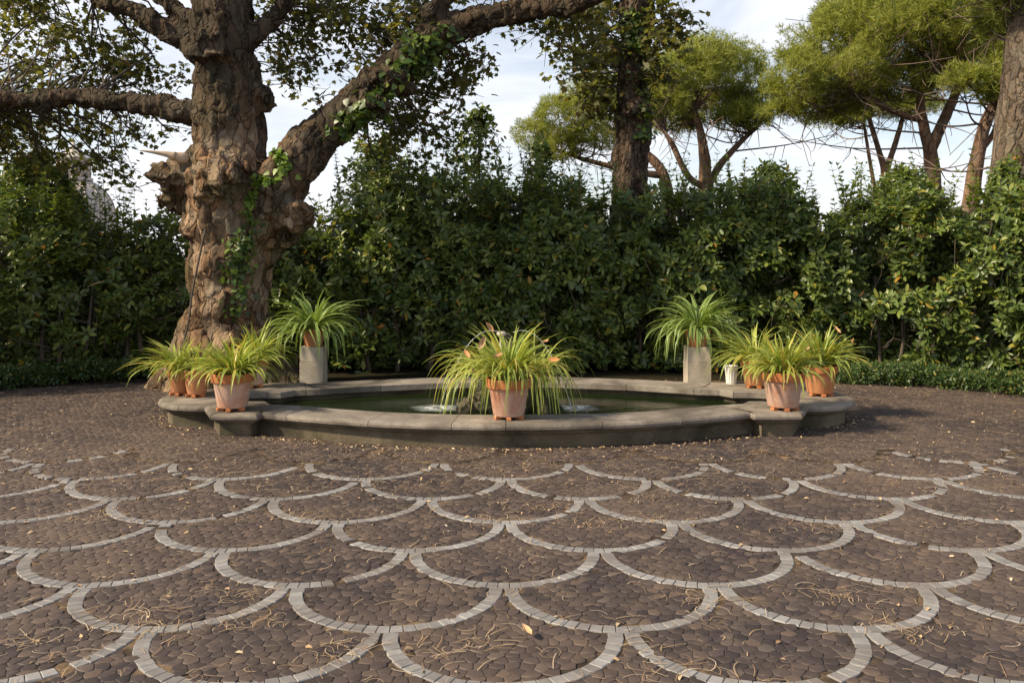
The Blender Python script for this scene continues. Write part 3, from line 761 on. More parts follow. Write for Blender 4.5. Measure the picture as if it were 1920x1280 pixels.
def hedge_segment(label, s0, s1, n, seed, stems):
    r_ = np.random.default_rng(seed)
    mid = HC[(s0 + s1) // 2]
    h_ = thing('hedge', label, 'hedge', (mid[0], mid[1], 0))
    k = r_.uniform(s0, s1, n); i = k.astype(int); fr = (k - i)[:, None]
    c = HC[i] * (1 - fr) + HC[np.minimum(i + 1, 399)] * fr
    tg = norm(HC[np.minimum(i + 1, 399)] - HC[np.maximum(i - 1, 0)]); nr = np.stack((tg[:, 1], -tg[:, 0]), -1)  # towards the plaza
    dep = HW * (r_.random(n) ** 1.35)                       # more of them near the front face
    px = 960 + F * c[:, 0] / c[:, 1]
    topz = H + (HY - np.interp(px, TOPX, TOPY)) / F * c[:, 1]
    topz = topz + .12 * np.array([noise.noise((x * 1.9, y * 1.9, seed)) for x, y in c])
    z = r_.random(n) ** .85 * topz
    lump = np.array([noise.noise((x * 1.4, y * 1.4 + zz, zz * 1.6)) for (x, y), zz in zip(c, z)])
    dep = dep - .2 * lump + .12 * np.maximum(0, z / topz - .75) * 4 + np.where(z < .75, .22 * (1 - z / .75), 0)
    pos = np.column_stack((c - nr * dep[:, None], z))
    thin = (z > topz - .55) & (r_.random(n) < .62 * (z - topz + .55) / .55)
    pock = np.array([noise.noise((x * 2.6 + seed, y * 2.6, zz * 2.9)) for (x, y), zz in zip(c, z)])
    thin |= (pock < -.16) & (dep < .45)
    bare = ((z < .8) & (dep < .6) & (r_.random(n) < (.8 - z) * .3)) | thin ; pos = pos[~bare]; nr_ = nr[~bare]; zz = z[~bare]; tz = topz[~bare]
    m_ = len(pos)
    ax = np.column_stack((nr_ * r_.uniform(.2, 1.0, (m_, 1)), r_.uniform(.15, 1.2, m_) + .5 * (zz > tz * .85))) + r_.normal(0, .45, (m_, 3))
    yg = ((dep[~bare] < .4) | (zz > tz * .8)) & (r_.random(m_) < .3)
    mb = MB(); rosettes(mb, pos[~yg], ax[~yg], 7, .122, r_); rosettes(mb, pos[yg], ax[yg], 7, .105, r_, mat=2)
    # leafy shoots standing above the top
    ns = int((s1 - s0) * .85)
    for _ in range(ns):
        q_ = int(r_.uniform(s0, s1)); cc = HC[q_]; pxx = 960 + F * cc[0] / cc[1]
        tz_ = H + (HY - np.interp(pxx, TOPX, TOPY)) / F * cc[1]
        o = np.array((cc[0] + r_.normal(0, .2), cc[1] + r_.uniform(.1, .8), tz_ - .35)); L = r_.uniform(.35, .8)
        e = o + np.array((r_.normal(0, .12), r_.normal(0, .12), L)); pts = spline([o, (o + e) / 2 + r_.normal(0, .03, 3), e], 10)
        tube(mb, pts, np.linspace(.006, .002, 10), 4, 1)
        tt = np.repeat(pts[2:], 4, 0); d = np.column_stack((r_.normal(0, 1, (len(tt), 2)), r_.uniform(.1, .8, len(tt))))
        instances(mb, LEAF_V, LEAF_F, tt, d, np.tile((0, 0, 1.0), (len(tt), 1)) + r_.normal(0, .2, (len(tt), 3)), np.linspace(.13, .06, len(tt)) * r_.uniform(.8, 1.1, len(tt)), 2)
    # twiggy branches inside
    for _ in range(int((s1 - s0) * .9)):
        q_ = int(r_.uniform(s0, s1)); o = np.array((HC[q_][0], HC[q_][1] + r_.uniform(.15, .8), r_.uniform(.2, 1.6)))
        e = o + np.array((r_.normal(0, .3), -r_.uniform(.1, .4), r_.uniform(.1, .6)))
        tube(mb, spline([o, (o + e) / 2 + r_.normal(0, .06, 3), e], 6), np.linspace(.011, .004, 6), 5, 1)
    mb.build('foliage', [M_hedge, M_stem, M_young], h_)
    for (pxx, top) in stems:
        j = int(np.argmin(np.abs(960 + F * HC[:, 0] / HC[:, 1] - pxx))); cc = HC[j]
        o = np.array((cc[0], cc[1] + .32 + r_.uniform(-.1, .2), -.02)); e = o + np.array((r_.normal(0, .09), r_.uniform(.0, .15), top))
        mb = MB(); tube(mb, spline([o, (o * .6 + e * .4) + r_.normal(0, .04, 3), e], 10), np.linspace(r_.uniform(.025, .045), .015, 10), 7, lump=.3, seed=pxx)
        if r_.random() < .6:
            f0 = o * .55 + e * .45; f1 = f0 + np.array((r_.normal(0, .3), -.05, top * .5)); tube(mb, spline([f0, (f0 + f1) / 2 + r_.normal(0, .04, 3), f1], 8), np.linspace(.02, .009, 8), 6)
        mb.build('stem', M_stem, h_)
def near(px): return int(np.argmin(np.abs(960 + F * HC[60:340, 0] / HC[60:340, 1] - px))) + 60
a_, b_ = near(400), near(1560)
hedge_segment('dark laurel hedge with bare stems left of the big tree', 40, a_, 5400, 61, [(95, 1.0), (128, 1.2), (158, 1.3), (220, 1.1), (255, 1.0), (60, .9), (300, 1.0)])
hedge_segment('tall dense laurel hedge behind the basin between the two pedestals', a_ + 1, b_, 13500, 62, [(540, 1), (680, 1.1), (735, 1), (800, 1), (1085, 1), (1140, .9), (1200, 1), (1235, 1.1), (1390, 1), (1490, 1), (620, 1)])
hedge_segment('laurel hedge with yellowing leaves at the right behind the low clipped border', b_ + 1, 360, 6600, 63, [(1600, 1.1), (1680, 1.3), (1700, 1.2), (1780, 1.1), (1825, 1.3), (1870, 1)])

def low_hedge(label, pts, hgt, wid, n, seed):
    r_ = np.random.default_rng(seed); c = spline(pts, 60); md = c[30]
    h_ = thing('low_hedge', label, 'low hedge', (md[0], md[1], 0), 'clipped low borders at the hedge foot')
    i = r_.integers(0, 60, n); u = r_.uniform(-1, 1, n); z = hgt * (r_.random(n) ** .6) * (1 - .25 * u ** 4)
    pos = np.column_stack((c[i][:, 0] + u * wid / 2 * .5 + r_.normal(0, .03, n), c[i][:, 1] + u * wid / 2, z + .0)) 
    pos[:, 2] += .05 * np.array([noise.noise((x * 3, y * 3, 4.)) for x, y, _ in pos])
    pos[:, 2] = np.maximum(pos[:, 2], .015)
    mb = MB(); ax = np.column_stack((r_.normal(0, .6, n), r_.normal(-.4, .6, n), r_.uniform(.2, 1, n)))
    rosettes(mb, pos, ax, 6, .045, r_); mb.build('foliage', M_box, h_)
low_hedge('low clipped border of small leaves along the foot of the right hedge', [(3.3, 11.5), (4.2, 11.0), (4.95, 10.75), (5.7, 10.0), (6.5, 8.9)], .23, .45, 2600, 71)
low_hedge('low clipped border of small leaves along the foot of the left hedge', [(-7.2, 8.3), (-6.2, 10.0), (-5.75, 10.55), (-5.1, 11.15), (-4.4, 11.5)], .24, .4, 1900, 72)

# taller bushes pushing up behind the hedge
def bush(label, px, ptop, wpx, Y, n, seed, spire=False, young=.25):
    r_ = np.random.default_rng(seed); c = P(px, ptop, Y); zt = c[2]; wid = wpx / F * Y / 2
    t_ = thing('laurel_bush', label, 'bush', (c[0], Y, 0))
    mb = MB(); zb = 1.5
    q_ = r_.random(n) ** .75; z = zb + (zt - zb) * q_
    rr = wid * np.sqrt(np.maximum(.02, 1 - q_ ** 1.6)) * np.sqrt(r_.random(n)); an = r_.uniform(0, 6.28, n)
    pos = np.column_stack((c[0] + rr * np.cos(an), Y + rr * np.sin(an) * .8, z + r_.normal(0, .05, n)))
    ax = np.column_stack((np.cos(an) * .7, np.sin(an) * .7, r_.uniform(.3, 1.2, n))) + r_.normal(0, .4, (n, 3))
    yg = r_.random(n) < young
    rosettes(mb, pos[~yg], ax[~yg], 6, .11, r_); rosettes(mb, pos[yg], ax[yg], 6, .105, r_, mat=2)
    for k in range(5 if not spire else 1):
        o = np.array((c[0] + r_.normal(0, wid * .4) * (not spire), Y + r_.normal(0, .1), zb + .2)); e = np.array((o[0] + r_.normal(0, .12), o[1], zt + r_.uniform(-.3, .12)))
        if spire: e = np.array((c[0] + .02, Y, zt + .02))
        pts = spline([o, (o + e) / 2 + r_.normal(0, .04, 3), e], 26); tube(mb, pts, np.linspace(.014, .003, 26), 5, 1)
        tt = np.repeat(pts[6:], 4, 0); m_ = len(tt); d = np.column_stack((r_.normal(0, 1, (m_, 2)), r_.uniform(.1, .9, m_)))
        instances(mb, LEAF_V, LEAF_F, tt, d, np.tile((0, 0, 1.0), (m_, 1)) + r_.normal(0, .2, (m_, 3)), np.linspace(.15, .05, m_))
    mb.build('foliage', [M_hedge, M_stem, M_young], t_)
    mb = MB(); tube(mb, spline([(c[0], Y, -.02), (c[0] + .05, Y, .9), (c[0], Y, zt - .3)], 12), np.linspace(.05, .01, 12), 7); mb.build('stem', M_stem, t_)
bush('tall leafy bush rising behind the hedge under the leaning limb of the big tree', 715, 265, 230, 13.0, 420, 81)
bush('pointed bush with one slender leafy spire standing against the sky', 897, 208, 150, 13.1, 260, 82, True)
bush('narrow dark bush against the pines, left of the ivy clad middle trunk', 1015, 268, 90, 13.2, 200, 83)
bush('rounded bush above the hedge below the middle stone pine', 1445, 318, 190, 13.2, 330, 84)
bush('broad bush above the hedge in front of the slender pine trunks', 1690, 318, 170, 12.6, 330, 85)
bush('bushy growth beside the thick trunk at the right edge', 1890, 315, 130, 12.0, 300, 86)
bush('sunlit yellowing bush at the left edge in front of the dome', 60, 300, 240, 12.4, 560, 87, young=.6)
bush('leafy bush that hides the lower part of the distant dome', 122, 352, 120, 12.6, 260, 88, young=.5)

# ------------------------------------------------------------------ trees
def remeshed(mb, vox, disp, name, mat, parent):
    o = mb.build(name, mat, parent); md = o.modifiers.new('r', 'REMESH'); md.mode = 'VOXEL'; md.voxel_size = vox
    dg = bpy.context.evaluated_depsgraph_get(); me = bpy.data.meshes.new_from_object(o.evaluated_get(dg)); o.modifiers.clear()
    old = o.data; o.data = me; bpy.data.meshes.remove(old); me.name = name
    n = len(me.vertices); v = np.empty(n * 3, np.float32); me.vertices.foreach_get('co', v); v = v.reshape(-1, 3)
    nn = np.empty(n * 3, np.float32); me.vertices.foreach_get('normal', nn); nn = nn.reshape(-1, 3)
    d = np.array([disp(p) for p in v.tolist()]); v = v + nn * d[:, None]
    me.vertices.foreach_set('co', v.astype(np.float32).ravel()); me.update()
    me.polygons.foreach_set('use_smooth', np.ones(len(me.polygons), bool))
    if not me.materials: me.materials.append(mat)
    return o
def bark_disp(amp, fr, st):
    def f(p):
        q_ = Vector((p[0] * fr, p[1] * fr, p[2] * fr * st)); w_ = noise.noise_vector(q_ * .7) * .5
        dist, pts = noise.voronoi(q_ + w_)
        edge = min(.5, (dist[1] - dist[0]) * 1.6)
        cell = noise.cell(pts[0] * 7.3)
        d2, p2 = noise.voronoi(q_ * 2.1 + w_ * 1.5)
        return amp * (edge * .55 + 1.15 * cell + .45 * noise.cell(p2[0] * 5.1) + .9 * noise.noise(q_ * .3) + .5 * noise.noise(q_ * 2.3) + .25 * noise.noise(q_ * 5) - .85)
    return f

def pxpath(pp, Y):
    """[(px, py, depth offset)]"""
    return [P(a[0], a[1], Y + (a[2] if len(a) > 2 else 0)) for a in pp]

YT = 10.55
tree = thing('plane_tree', 'huge old plane tree with flaking bark and a limb leaning right', 'tree', (P(425, 0, YT)[0], YT, 0))
K = YT / F
mb = MB()
def limb(pp, rpx, n=30, lump=.18, Y=YT, seg=20, seed=1):
    pts = spline(pxpath(pp, Y), n); r_ = np.interp(np.linspace(0, len(rpx) - 1, n), np.arange(len(rpx)), rpx) * Y / F * (.95 if rpx[0] > 70 else .86)
    tube(mb, pts, r_, seg, 0, True, lump, seed); return pts, r_
limb([(420, 760), (425, 700), (430, 620), (434, 540), (432, 470), (428, 400), (425, 330)], [108, 90, 80, 77, 84, 96, 88], 40, .2, seed=3)
limb([(428, 400), (430, 330), (432, 280), (430, 200), (425, 120), (420, 40), (416, -60), (408, -250), (400, -420)], [85, 76, 69, 65, 62, 60, 57, 48, 30], 46, .15, seed=5)
LIMBR, _ = limb([(455, 480, -.05), (480, 420, -.1), (520, 355, -.12), (560, 300, -.1), (625, 235, 0), (690, 175, .1), (750, 125, .1), (800, 80, .1), (860, 50, .1), (930, 30, 0), (1010, 15, -.1), (1080, 5, -.3), (1180, -30, -.6)], [40, 60, 62, 56, 47, 44, 46, 40, 36, 31, 26, 22, 16], 64, .18, seed=8)
LIMBL, _ = limb([(400, 215), (350, 210), (280, 196), (200, 190), (130, 182), (60, 190), (0, 186), (-90, 200), (-220, 190)], [30, 27, 24, 21, 20, 21, 19, 15, 9], 44, .25, seed=12)
LIMBU, _ = limb([(405, 130), (360, 85), (310, 55), (250, 22), (190, 0), (120, -40), (20, -100)], [34, 30, 26, 22, 21, 17, 10], 34, .2, seed=14)
LIMBV, _ = limb([(400, 60), (360, 40), (320, 10), (280, -30), (220, -120)], [24, 24, 20, 17, 11], 24, .2, seed=15)
LIMBW, _ = limb([(440, 110), (485, 62), (512, 30), (535, 0), (570, -60), (640, -160)], [26, 25, 22, 19, 16, 9], 28, .22, seed=17)
LIMBT, _ = limb([(830, 70, .1), (810, 30), (830, 0), (870, -40), (940, -120)], [26, 25, 24, 21, 12], 22, .2, seed=18)
LIMBQ, _ = limb([(720, 165, 0), (750, 160, -.05), (775, 172, -.1)], [32, 26, 12], 10, .3, seed=19)
for cx_, cy_, dy, rx_, ry_, sd_ in [(352, 340, -.15, 62, 34, 3), (330, 375, -.12, 34, 26, 4), (318, 325, -.1, 36, 24, 5), (385, 305, -.2, 40, 30, 6), (550, 405, -.2, 42, 36, 7), (530, 440, 0, 34, 26, 8), (415, 330, -.35, 60, 45, 9), (500, 465, .05, 32, 40, 11), (488, 185, .0, 26, 26, 13), (545, 290, -.1, 30, 26, 14), (690, 200, -.15, 40, 24, 16), (730, 150, -.1, 36, 22, 15), (395, 90, -.25, 45, 40, 18)]:
    blob(mb, P(cx_, cy_, YT + dy), (rx_ * K, max(rx_, ry_) * K, ry_ * K), 0, sd_, .35, 1.8, 16)
for a, w_, e in ((300, 26, 748), (330, 24, 755), (375, 26, 770), (470, 30, 770), (530, 24, 745), (555, 20, 738)):
    pts = spline([P(425 + (a - 425) * .35, 610, YT - .1), P(425 + (a - 425) * .62, 690, YT - .1), P(a, e - 8, YT - .15 + .2 * (a < 320)), P(a + (a - 425) * .25, e + 20, YT - .2)], 16)
    tube(mb, pts, np.linspace(44, w_, 16) * K, 12, 0, True, .15, a)
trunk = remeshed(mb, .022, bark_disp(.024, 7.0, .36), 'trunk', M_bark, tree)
# broken stub, pale wood
mb = MB(); tube(mb, spline([P(352, 300, YT - .35), P(338, 296, YT - .4), P(326, 293, YT - .45)], 8), np.array([9, 9.5, 10, 10, 10, 9, 8, 7]) * K, 10, 0, True, .2, 3)
tube(mb, spline([P(328, 293, YT - .45), P(305, 288, YT - .5), P(262, 282, YT - .6)], 12), np.linspace(8, 1, 12) * K, 10, 0, True, .2, 4)
mb.build('broken_stub', plain_mat('bare_wood', (.5, .37, .25), .8, .4), tree)
# hanging vine stems at the trunk foot
mb = MB(); tube(mb, spline([P(385, 430, YT - .75), P(362, 540, YT - .7), P(352, 610, YT - .7), P(330, 700, YT - .65)], 20), .011, 6); mb.build('vine', M_twig, tree)

def twigs(mb, r_, anchors, ctr, rad, nt, nl, leaf, tv, tf, tmat=1, trad=.008, jag=.25, droop=.0, lmat=0):
    """twigs growing from the nearest limb points into an ellipsoid, leaves along their outer part"""
    LP = []
    for _ in range(nt):
        while True:
            u = r_.uniform(-1, 1, 3)
            if (u * u).sum() < 1: break
        e = ctr + u * rad; d = np.linalg.norm(anchors - e, axis=1); o = anchors[int(np.argmin(d + r_.uniform(0, .5, len(d))))]
        L = np.linalg.norm(e - o); mid = (o + e) / 2 + r_.normal(0, jag * .4 * L + .02, 3) + np.array((0, 0, .1 * L)); q1 = (mid + e) / 2 + r_.normal(0, .08 * L + .02, 3)
        e2 = e + np.array((0, 0, -droop * r_.random()))
        pts = spline([o, mid, q1, e, e2] if droop else [o, mid, q1, e], 14); tube(mb, pts, np.linspace(trad * (.6 + .5 * L), .003, 14), 5, tmat, False)
        for _b2 in range(3):
            s = r_.integers(6, 13); f = pts[s] + r_.normal(0, .22, 3) * (1, 1, .8); pp = spline([pts[s], (pts[s] + f) / 2 + r_.normal(0, .03, 3), f], 6)
            tube(mb, pp, np.linspace(.006, .002, 6), 4, tmat, False); LP.append(pp[2:])
        LP.append(pts[7:])
    LP = np.concatenate(LP); i = r_.integers(0, len(LP), nl); pos = LP[i] + r_.normal(0, .075, (nl, 3))
    d = np.column_stack((r_.normal(0, 1, (nl, 2)), r_.normal(-.35, .5, nl))); hn = np.column_stack((r_.normal(0, .55, (nl, 2)), r_.uniform(.3, 1, nl)))
    instances(mb, tv, tf, pos, d, hn, leaf * r_.uniform(.5, 1.25, nl), lmat)

r_ = np.random.default_rng(5); mb = MB()
anch = np.concatenate((LIMBR[14:], LIMBL, LIMBU, LIMBV, LIMBW, LIMBT, pxpath([(418, 20), (414, -60), (405, -250)], YT)))
CL = [  # px, py, rx, ry, depth, twigs, leaves
 (60, 60, 90, 70, .3, 14, 700), (170, 90, 90, 60, -.5, 14, 620), (290, 130, 60, 40, .5, 9, 330), (60, 140, 80, 50, .8, 10, 420), (30, 10, 70, 50, -.8, 9, 420),
 (170, 20, 60, 40, .8, 7, 260), (300, 165, 55, 25, .0, 7, 220), (60, 240, 90, 45, -.4, 12, 460), (160, 235, 80, 35, .5, 11, 330), (260, 255, 60, 32, -.2, 9, 210), (40, 310, 70, 40, -.5, 9, 460),
 (250, 330, 50, 35, .4, 6, 160), (150, 300, 60, 30, .9, 7, 200), (320, 230, 40, 25, .6, 5, 130),
 (125, 315, 45, 30, .3, 6, 150), (95, 350, 50, 30, .4, 6, 130),
 (540, 50, 60, 55, .2, 11, 430), (610, 80, 70, 60, .5, 12, 520), (690, 60, 70, 60, -.2, 12, 540), (560, 130, 60, 40, .4, 9, 320), (640, 20, 80, 40, .9, 9, 360), (500, 120, 25, 40, .5, 4, 110), (590, 165, 35, 22, .2, 4, 90),
 (760, 50, 50, 50, -.2, 9, 380), (850, 110, 55, 60, .4, 10, 380), (880, 150, 40, 50, .7, 8, 300), (820, 190, 50, 50, .8, 9, 330), (800, 260, 60, 55, 1.1, 10, 420), (740, 270, 50, 50, 1.0, 8, 300), (830, 310, 45, 40, 1.3, 7, 260), (690, 240, 25, 30, .9, 4, 120),
 (740, 10, 70, 30, .6, 8, 300), (920, 10, 60, 14, .4, 5, 130), (1040, 60, 45, 50, -.1, 8, 260), (1080, 30, 60, 35, -.3, 8, 300), (1100, 110, 45, 45, .0, 7, 220)]
for (a, c_, rx_, ry_, dz, nt_, nl_) in CL:
    Yc = YT + .7 + dz + (1.3 if a < 340 else 0); twigs(mb, r_, anch, P(a, c_, Yc), np.array((rx_ * Yc / F, .5, ry_ * Yc / F)), nt_, int(nl_ * (1.1 if a < 340 else .88)), .088, PLANE_V, PLANE_F)
# the part of the crown above the frame, spreading over the plaza
for (x, y, z, rx_, ry_, rz_, nl_) in [(-4, 10.6, 6.2, 2.2, 1.2, .8, 900), (-1.2, 10.8, 6.0, 1.8, 1.0, .7, 700)]:
    twigs(mb, r_, anch, np.array((x, y, z)), np.array((rx_, ry_, rz_)), 20, nl_, .12, PLANE_V, PLANE_F, trad=.02)
mb.build('crown', [M_plane, M_twig], tree)

def bvh_of(o):
    l = world_loc(o); me = o.data; return BVHTree.FromPolygons([tuple(Vector(v.co) + l) for v in me.vertices], [tuple(p.vertices) for p in me.polygons])
def ivy(label, bvh, paths, n, size, seed, mat, loc, wid=14, Y=YT):
    r_ = np.random.default_rng(seed); t_ = thing('climbing_ivy', label, 'ivy', tuple(loc)); mb = MB(); pos = []; nr = []
    for pp in paths:
        pts = spline([(a, c_, 0) for a, c_ in pp], 60); last = []
        for q_ in pts:
            d = Vector(P(q_[0], q_[1], 1.0)) - Vector((0, 0, H)); hit = bvh.ray_cast(Vector((0, 0, H)), d.normalized())
            if hit[0] and abs(hit[0].y - Y) < 1.6: last.append(np.array(hit[0] + hit[1] * .008))
        if len(last) > 3: tube(mb, np.array(last), .005, 5, 1)
        for k in range(n):
            q_ = pts[r_.integers(0, 60)]; a = q_[0] + r_.normal(0, wid); c_ = q_[1] + r_.normal(0, wid * .6)
            d = Vector(P(a, c_, 1.0)) - Vector((0, 0, H)); hit = bvh.ray_cast(Vector((0, 0, H)), d.normalized())
            if hit[0] and abs(hit[0].y - Y) < 1.6: pos.append(np.array(hit[0] + hit[1] * r_.uniform(.01, .07))); nr.append(np.array(hit[1]))
    pos = np.array(pos); nr = np.array(nr); m_ = len(pos)
    instances(mb, IVY_V, IVY_F, pos, np.column_stack((r_.normal(0, .7, (m_, 2)), r_.uniform(-1, .1, m_))), nr + r_.normal(0, .45, (m_, 3)) + (0, -.2, .3), size * r_.uniform(.5, 1.2, m_))
    mb.build('foliage', [mat, M_twig], t_)
bv = bvh_of(trunk)
ivy('bright green ivy sprays climbing the fork of the big tree', bv, [[(452, 405), (470, 375), (490, 340), (500, 332)], [(520, 285), (532, 300), (535, 325)]], 75, .085, 91, M_ivyb, P(470, 400, YT - .6), 6)
ivy('ivy strand running down the front of the big trunk', bv, [[(470, 410), (462, 450), (455, 500), (448, 550), (440, 590)], [(455, 440), (440, 480), (436, 520)]], 150, .07, 92, M_ivy, P(455, 590, YT - .8), 11)
ivy('ivy growing along the leaning limb of the big tree', bv, [[(700, 190), (750, 130), (800, 90), (825, 60)], [(770, 60), (800, 110), (790, 140)], [(640, 250), (690, 200)]], 150, .1, 93, M_ivy, P(700, 190, YT), 17)

# middle tree with ridged bark
YM = 13.4; K2 = YM / F
mt = thing('ridged_bark_tree', 'straight ridged trunk with dark hole and ivy rising behind the hedge centre', 'tree', (P(1182, 0, YM)[0], YM, 0))
mb = MB()
pts = spline(pxpath([(1180, 760), (1178, 500), (1180, 380), (1182, 300), (1190, 240), (1186, 180), (1186, 130), (1192, 60), (1196, -40), (1200, -180), (1205, -360)], YM), 60)
tube(mb, pts, np.interp(np.linspace(0, 1, 60), np.linspace(0, 1, 11), np.array([60, 48, 42, 39, 36, 33, 33, 36, 36, 30, 18])) * K2 * .87, 22, 0, True, .1, 4)
blob(mb, P(1195, 205, YM - .2), (.2, .18, .16), 0, 5, .2, 1.5, 14); blob(mb, P(1190, 100, YM - .12), (.3, .26, .14), 0, 6, .3, 1.8, 14)
tr2 = remeshed(mb, .03, bark_disp(.03, 12, .2), 'trunk', M_bark2, mt)
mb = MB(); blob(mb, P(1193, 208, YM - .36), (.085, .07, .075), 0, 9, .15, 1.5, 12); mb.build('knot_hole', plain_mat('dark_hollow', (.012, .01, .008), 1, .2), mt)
mb = MB(); r_ = np.random.default_rng(33); an2 = spline(pxpath([(1186, 200), (1186, 130), (1192, 60), (1196, -40)], YM), 20)
for (a, c_, rx_, ry_, dz, nt_, nl_) in [(1060, 90, 50, 50, -.3, 9, 260), (1110, 60, 55, 60, -.4, 10, 360), (1090, 160, 40, 45, -.2, 8, 220), (1110, 215, 45, 40, -.1, 8, 230), (1130, 140, 30, 65, .3, 8, 220), (1160, 30, 60, 45, .4, 9, 300), (1240, 50, 35, 60, -.4, 9, 300), (1280, 40, 32, 45, -.3, 7, 170), (1235, 110, 25, 50, -.3, 6, 170), (1225, 190, 14, 50, -.4, 5, 90), (1200, -60, 110, 50, 0, 10, 300), (1130, -10, 70, 30, .2, 6, 220)]:
    twigs(mb, r_, an2, P(a, c_, YM + dz), np.array((rx_ * K2, .35, ry_ * K2)), nt_, nl_, .11, PLANE_V, PLANE_F, trad=.01)
mb.build('crown', [M_plane, M_twig], mt)
ivy('ivy clinging to the right side of the ridged middle trunk', bvh_of(tr2), [[(1212, 60), (1212, 130), (1210, 200), (1205, 260)], [(1190, 20), (1180, 60), (1195, 100)]], 170, .1, 94, M_ivy, P(1212, 300, YM - .4), 9, YM)

# stone pines
TUFT = []
def tuft_template(seed, nb=9):
    r_ = np.random.default_rng(seed); V = []; Fc = []
    for k in range(nb):
        d = norm(np.array((r_.uniform(.15, 1), r_.normal(0, .55), r_.normal(0, .55)))); s = norm(np.cross(d, r_.normal(0, 1, 3))) * .035; L = r_.uniform(.7, 1.1)
        V += [-s * .7 + d * .02, s * .7 + d * .02, d * L * .65 + s * 1.25, d * L]; Fc.append((k * 4, k * 4 + 1, k * 4 + 2)); Fc.append((k * 4, k * 4 + 2, k * 4 + 3))
    return np.array(V), [np.array(Fc)]
TT = [tuft_template(k) for k in range(4)]
def pine(label, Y, trunks, clumps, seed, dens=1.0, mat=M_pbark, tuft=.165, vary=.8, name='stone_pine', lower=0):
    r_ = np.random.default_rng(seed); k_ = Y / F; base = P(trunks[0][0][0][0], 0, Y)
    t_ = thing(name, label, 'pine tree', (base[0], Y, 0)); an = []
    mb = MB()
    for pp, rp_ in trunks:
        pts = spline(pxpath(pp, Y), 40); rr = np.interp(np.linspace(0, len(rp_) - 1, 40), np.arange(len(rp_)), rp_) * k_ * .86
        tube(mb, pts, rr, 12, 0, True, .12, seed); an.append(pts[14:])
    mb.build('trunk', mat, t_); an = np.concatenate(an)
    mb = MB()
    for (a, c_, rx_, ry_) in clumps:
        dY = r_.normal(0, vary); Yc = Y + dY; c3 = P(a, c_, Yc); rad = np.array((rx_ * k_, max(rx_ * .8, ry_) * k_, ry_ * k_)); c3z = c3.copy()
        rad = rad * (1.12, 1.12, 1.08); n = int(dens * 8.5 * (rx_ * k_) * (max(rx_, ry_) * k_ * 2) * 62.0) + 420
        u = norm(r_.normal(0, 1, (n, 3))); u[:, 2] = np.abs(u[:, 2]) * np.where(r_.random(n) < .78, 1, -.5); rs = r_.uniform(.55, 1.0, n)[:, None]
        pos = c3 + u * rad * rs; pos += r_.normal(0, .06, pos.shape)
        # break the outline into sprays
        nz_ = np.array([noise.noise(Vector(p * 1.4)) for p in pos]); pos = pos + u * (nz_ * .45)[:, None]; kp_ = np.array([noise.noise(Vector(p * 2.1) + Vector((7, 3, 1))) for p in pos]) > -.34; pos = pos[kp_]; u = u[kp_]; n = len(pos)
        d = u * (.8, .8, .6) + np.array((0, 0, .55)) + r_.normal(0, .35, (n, 3))
        for q_ in range(4): instances(mb, *TT[q_], pos[q_::4], d[q_::4], r_.normal(0, 1, pos[q_::4].shape), tuft * r_.uniform(.7, 1.25, len(pos[q_::4])))
        for _ in range(int(4 + rx_ / 15)):
            e = c3 + norm(r_.normal(0, 1, 3)) * rad * (.62, .62, .4) + np.array((0, 0, -.1 * rad[2])); dd = np.linalg.norm(an - e, axis=1); o = an[int(np.argmin(dd + r_.uniform(0, .5, len(dd))))]
            L = np.linalg.norm(e - o); mid = (o + e) / 2 + r_.normal(0, .06 * L, 3) + np.array((0, 0, -.05 * L)); pts = spline([o, mid, e], 12); tube(mb, pts, np.linspace(.014 + .009 * L, .008, 12), 5, 1, False)
            for _k in range(3):
                s = r_.integers(4, 11); f = pts[s] + r_.normal(0, .45, 3); tube(mb, spline([pts[s], (pts[s] + f) / 2 + r_.normal(0, .06, 3), f], 6), np.linspace(.013, .006, 6), 4, 1, False)
    for _ in range(lower):          # bare, down-swept lower branches
        o = an[r_.integers(0, len(an) // 2)]; a = r_.uniform(0, 6.28); L = r_.uniform(1.5, 3.8); e = o + np.array((math.cos(a) * L, math.sin(a) * L, r_.uniform(.1, .7)))
        pts = spline([o, (o + e) / 2 + np.array((0, 0, -.2)) + r_.normal(0, .1, 3), e], 14); tube(mb, pts, np.linspace(.024, .007, 14), 5, 1, False)
        for _k in range(6):
            s = r_.integers(4, 13); f = pts[s] + r_.normal(0, .4, 3); tube(mb, spline([pts[s], (pts[s] + f) / 2 + r_.normal(0, .06, 3), f], 6), np.linspace(.012, .005, 6), 4, 1, False)
    mb.build('crown', [M_pine, M_ptwig], t_); return t_
M_ptwig = plain_mat('pine_twig', (.16, .11, .085), .9, .4)
pine('stone pine with rounded crown and forked branches right of the middle trunk', 22, [([(1318, 640), (1320, 480), (1322, 380), (1322, 310), (1314, 250), (1300, 200)], [22, 19, 17, 13, 9, 5]), ([(1322, 360, 0), (1350, 310, .3), (1390, 265, .5), (1420, 240, .6)], [9, 8, 6, 3]), ([(1318, 350), (1290, 330, -.3), (1260, 270, -.5), (1240, 240, -.5)], [8, 7, 6, 3])],
     [(1285, 145, 75, 48), (1360, 135, 75, 45), (1240, 195, 60, 45), (1415, 190, 55, 36), (1330, 200, 85, 40), (1270, 235, 55, 28), (1390, 225, 45, 22), (1320, 110, 60, 30)], 101, 1.1, lower=3)
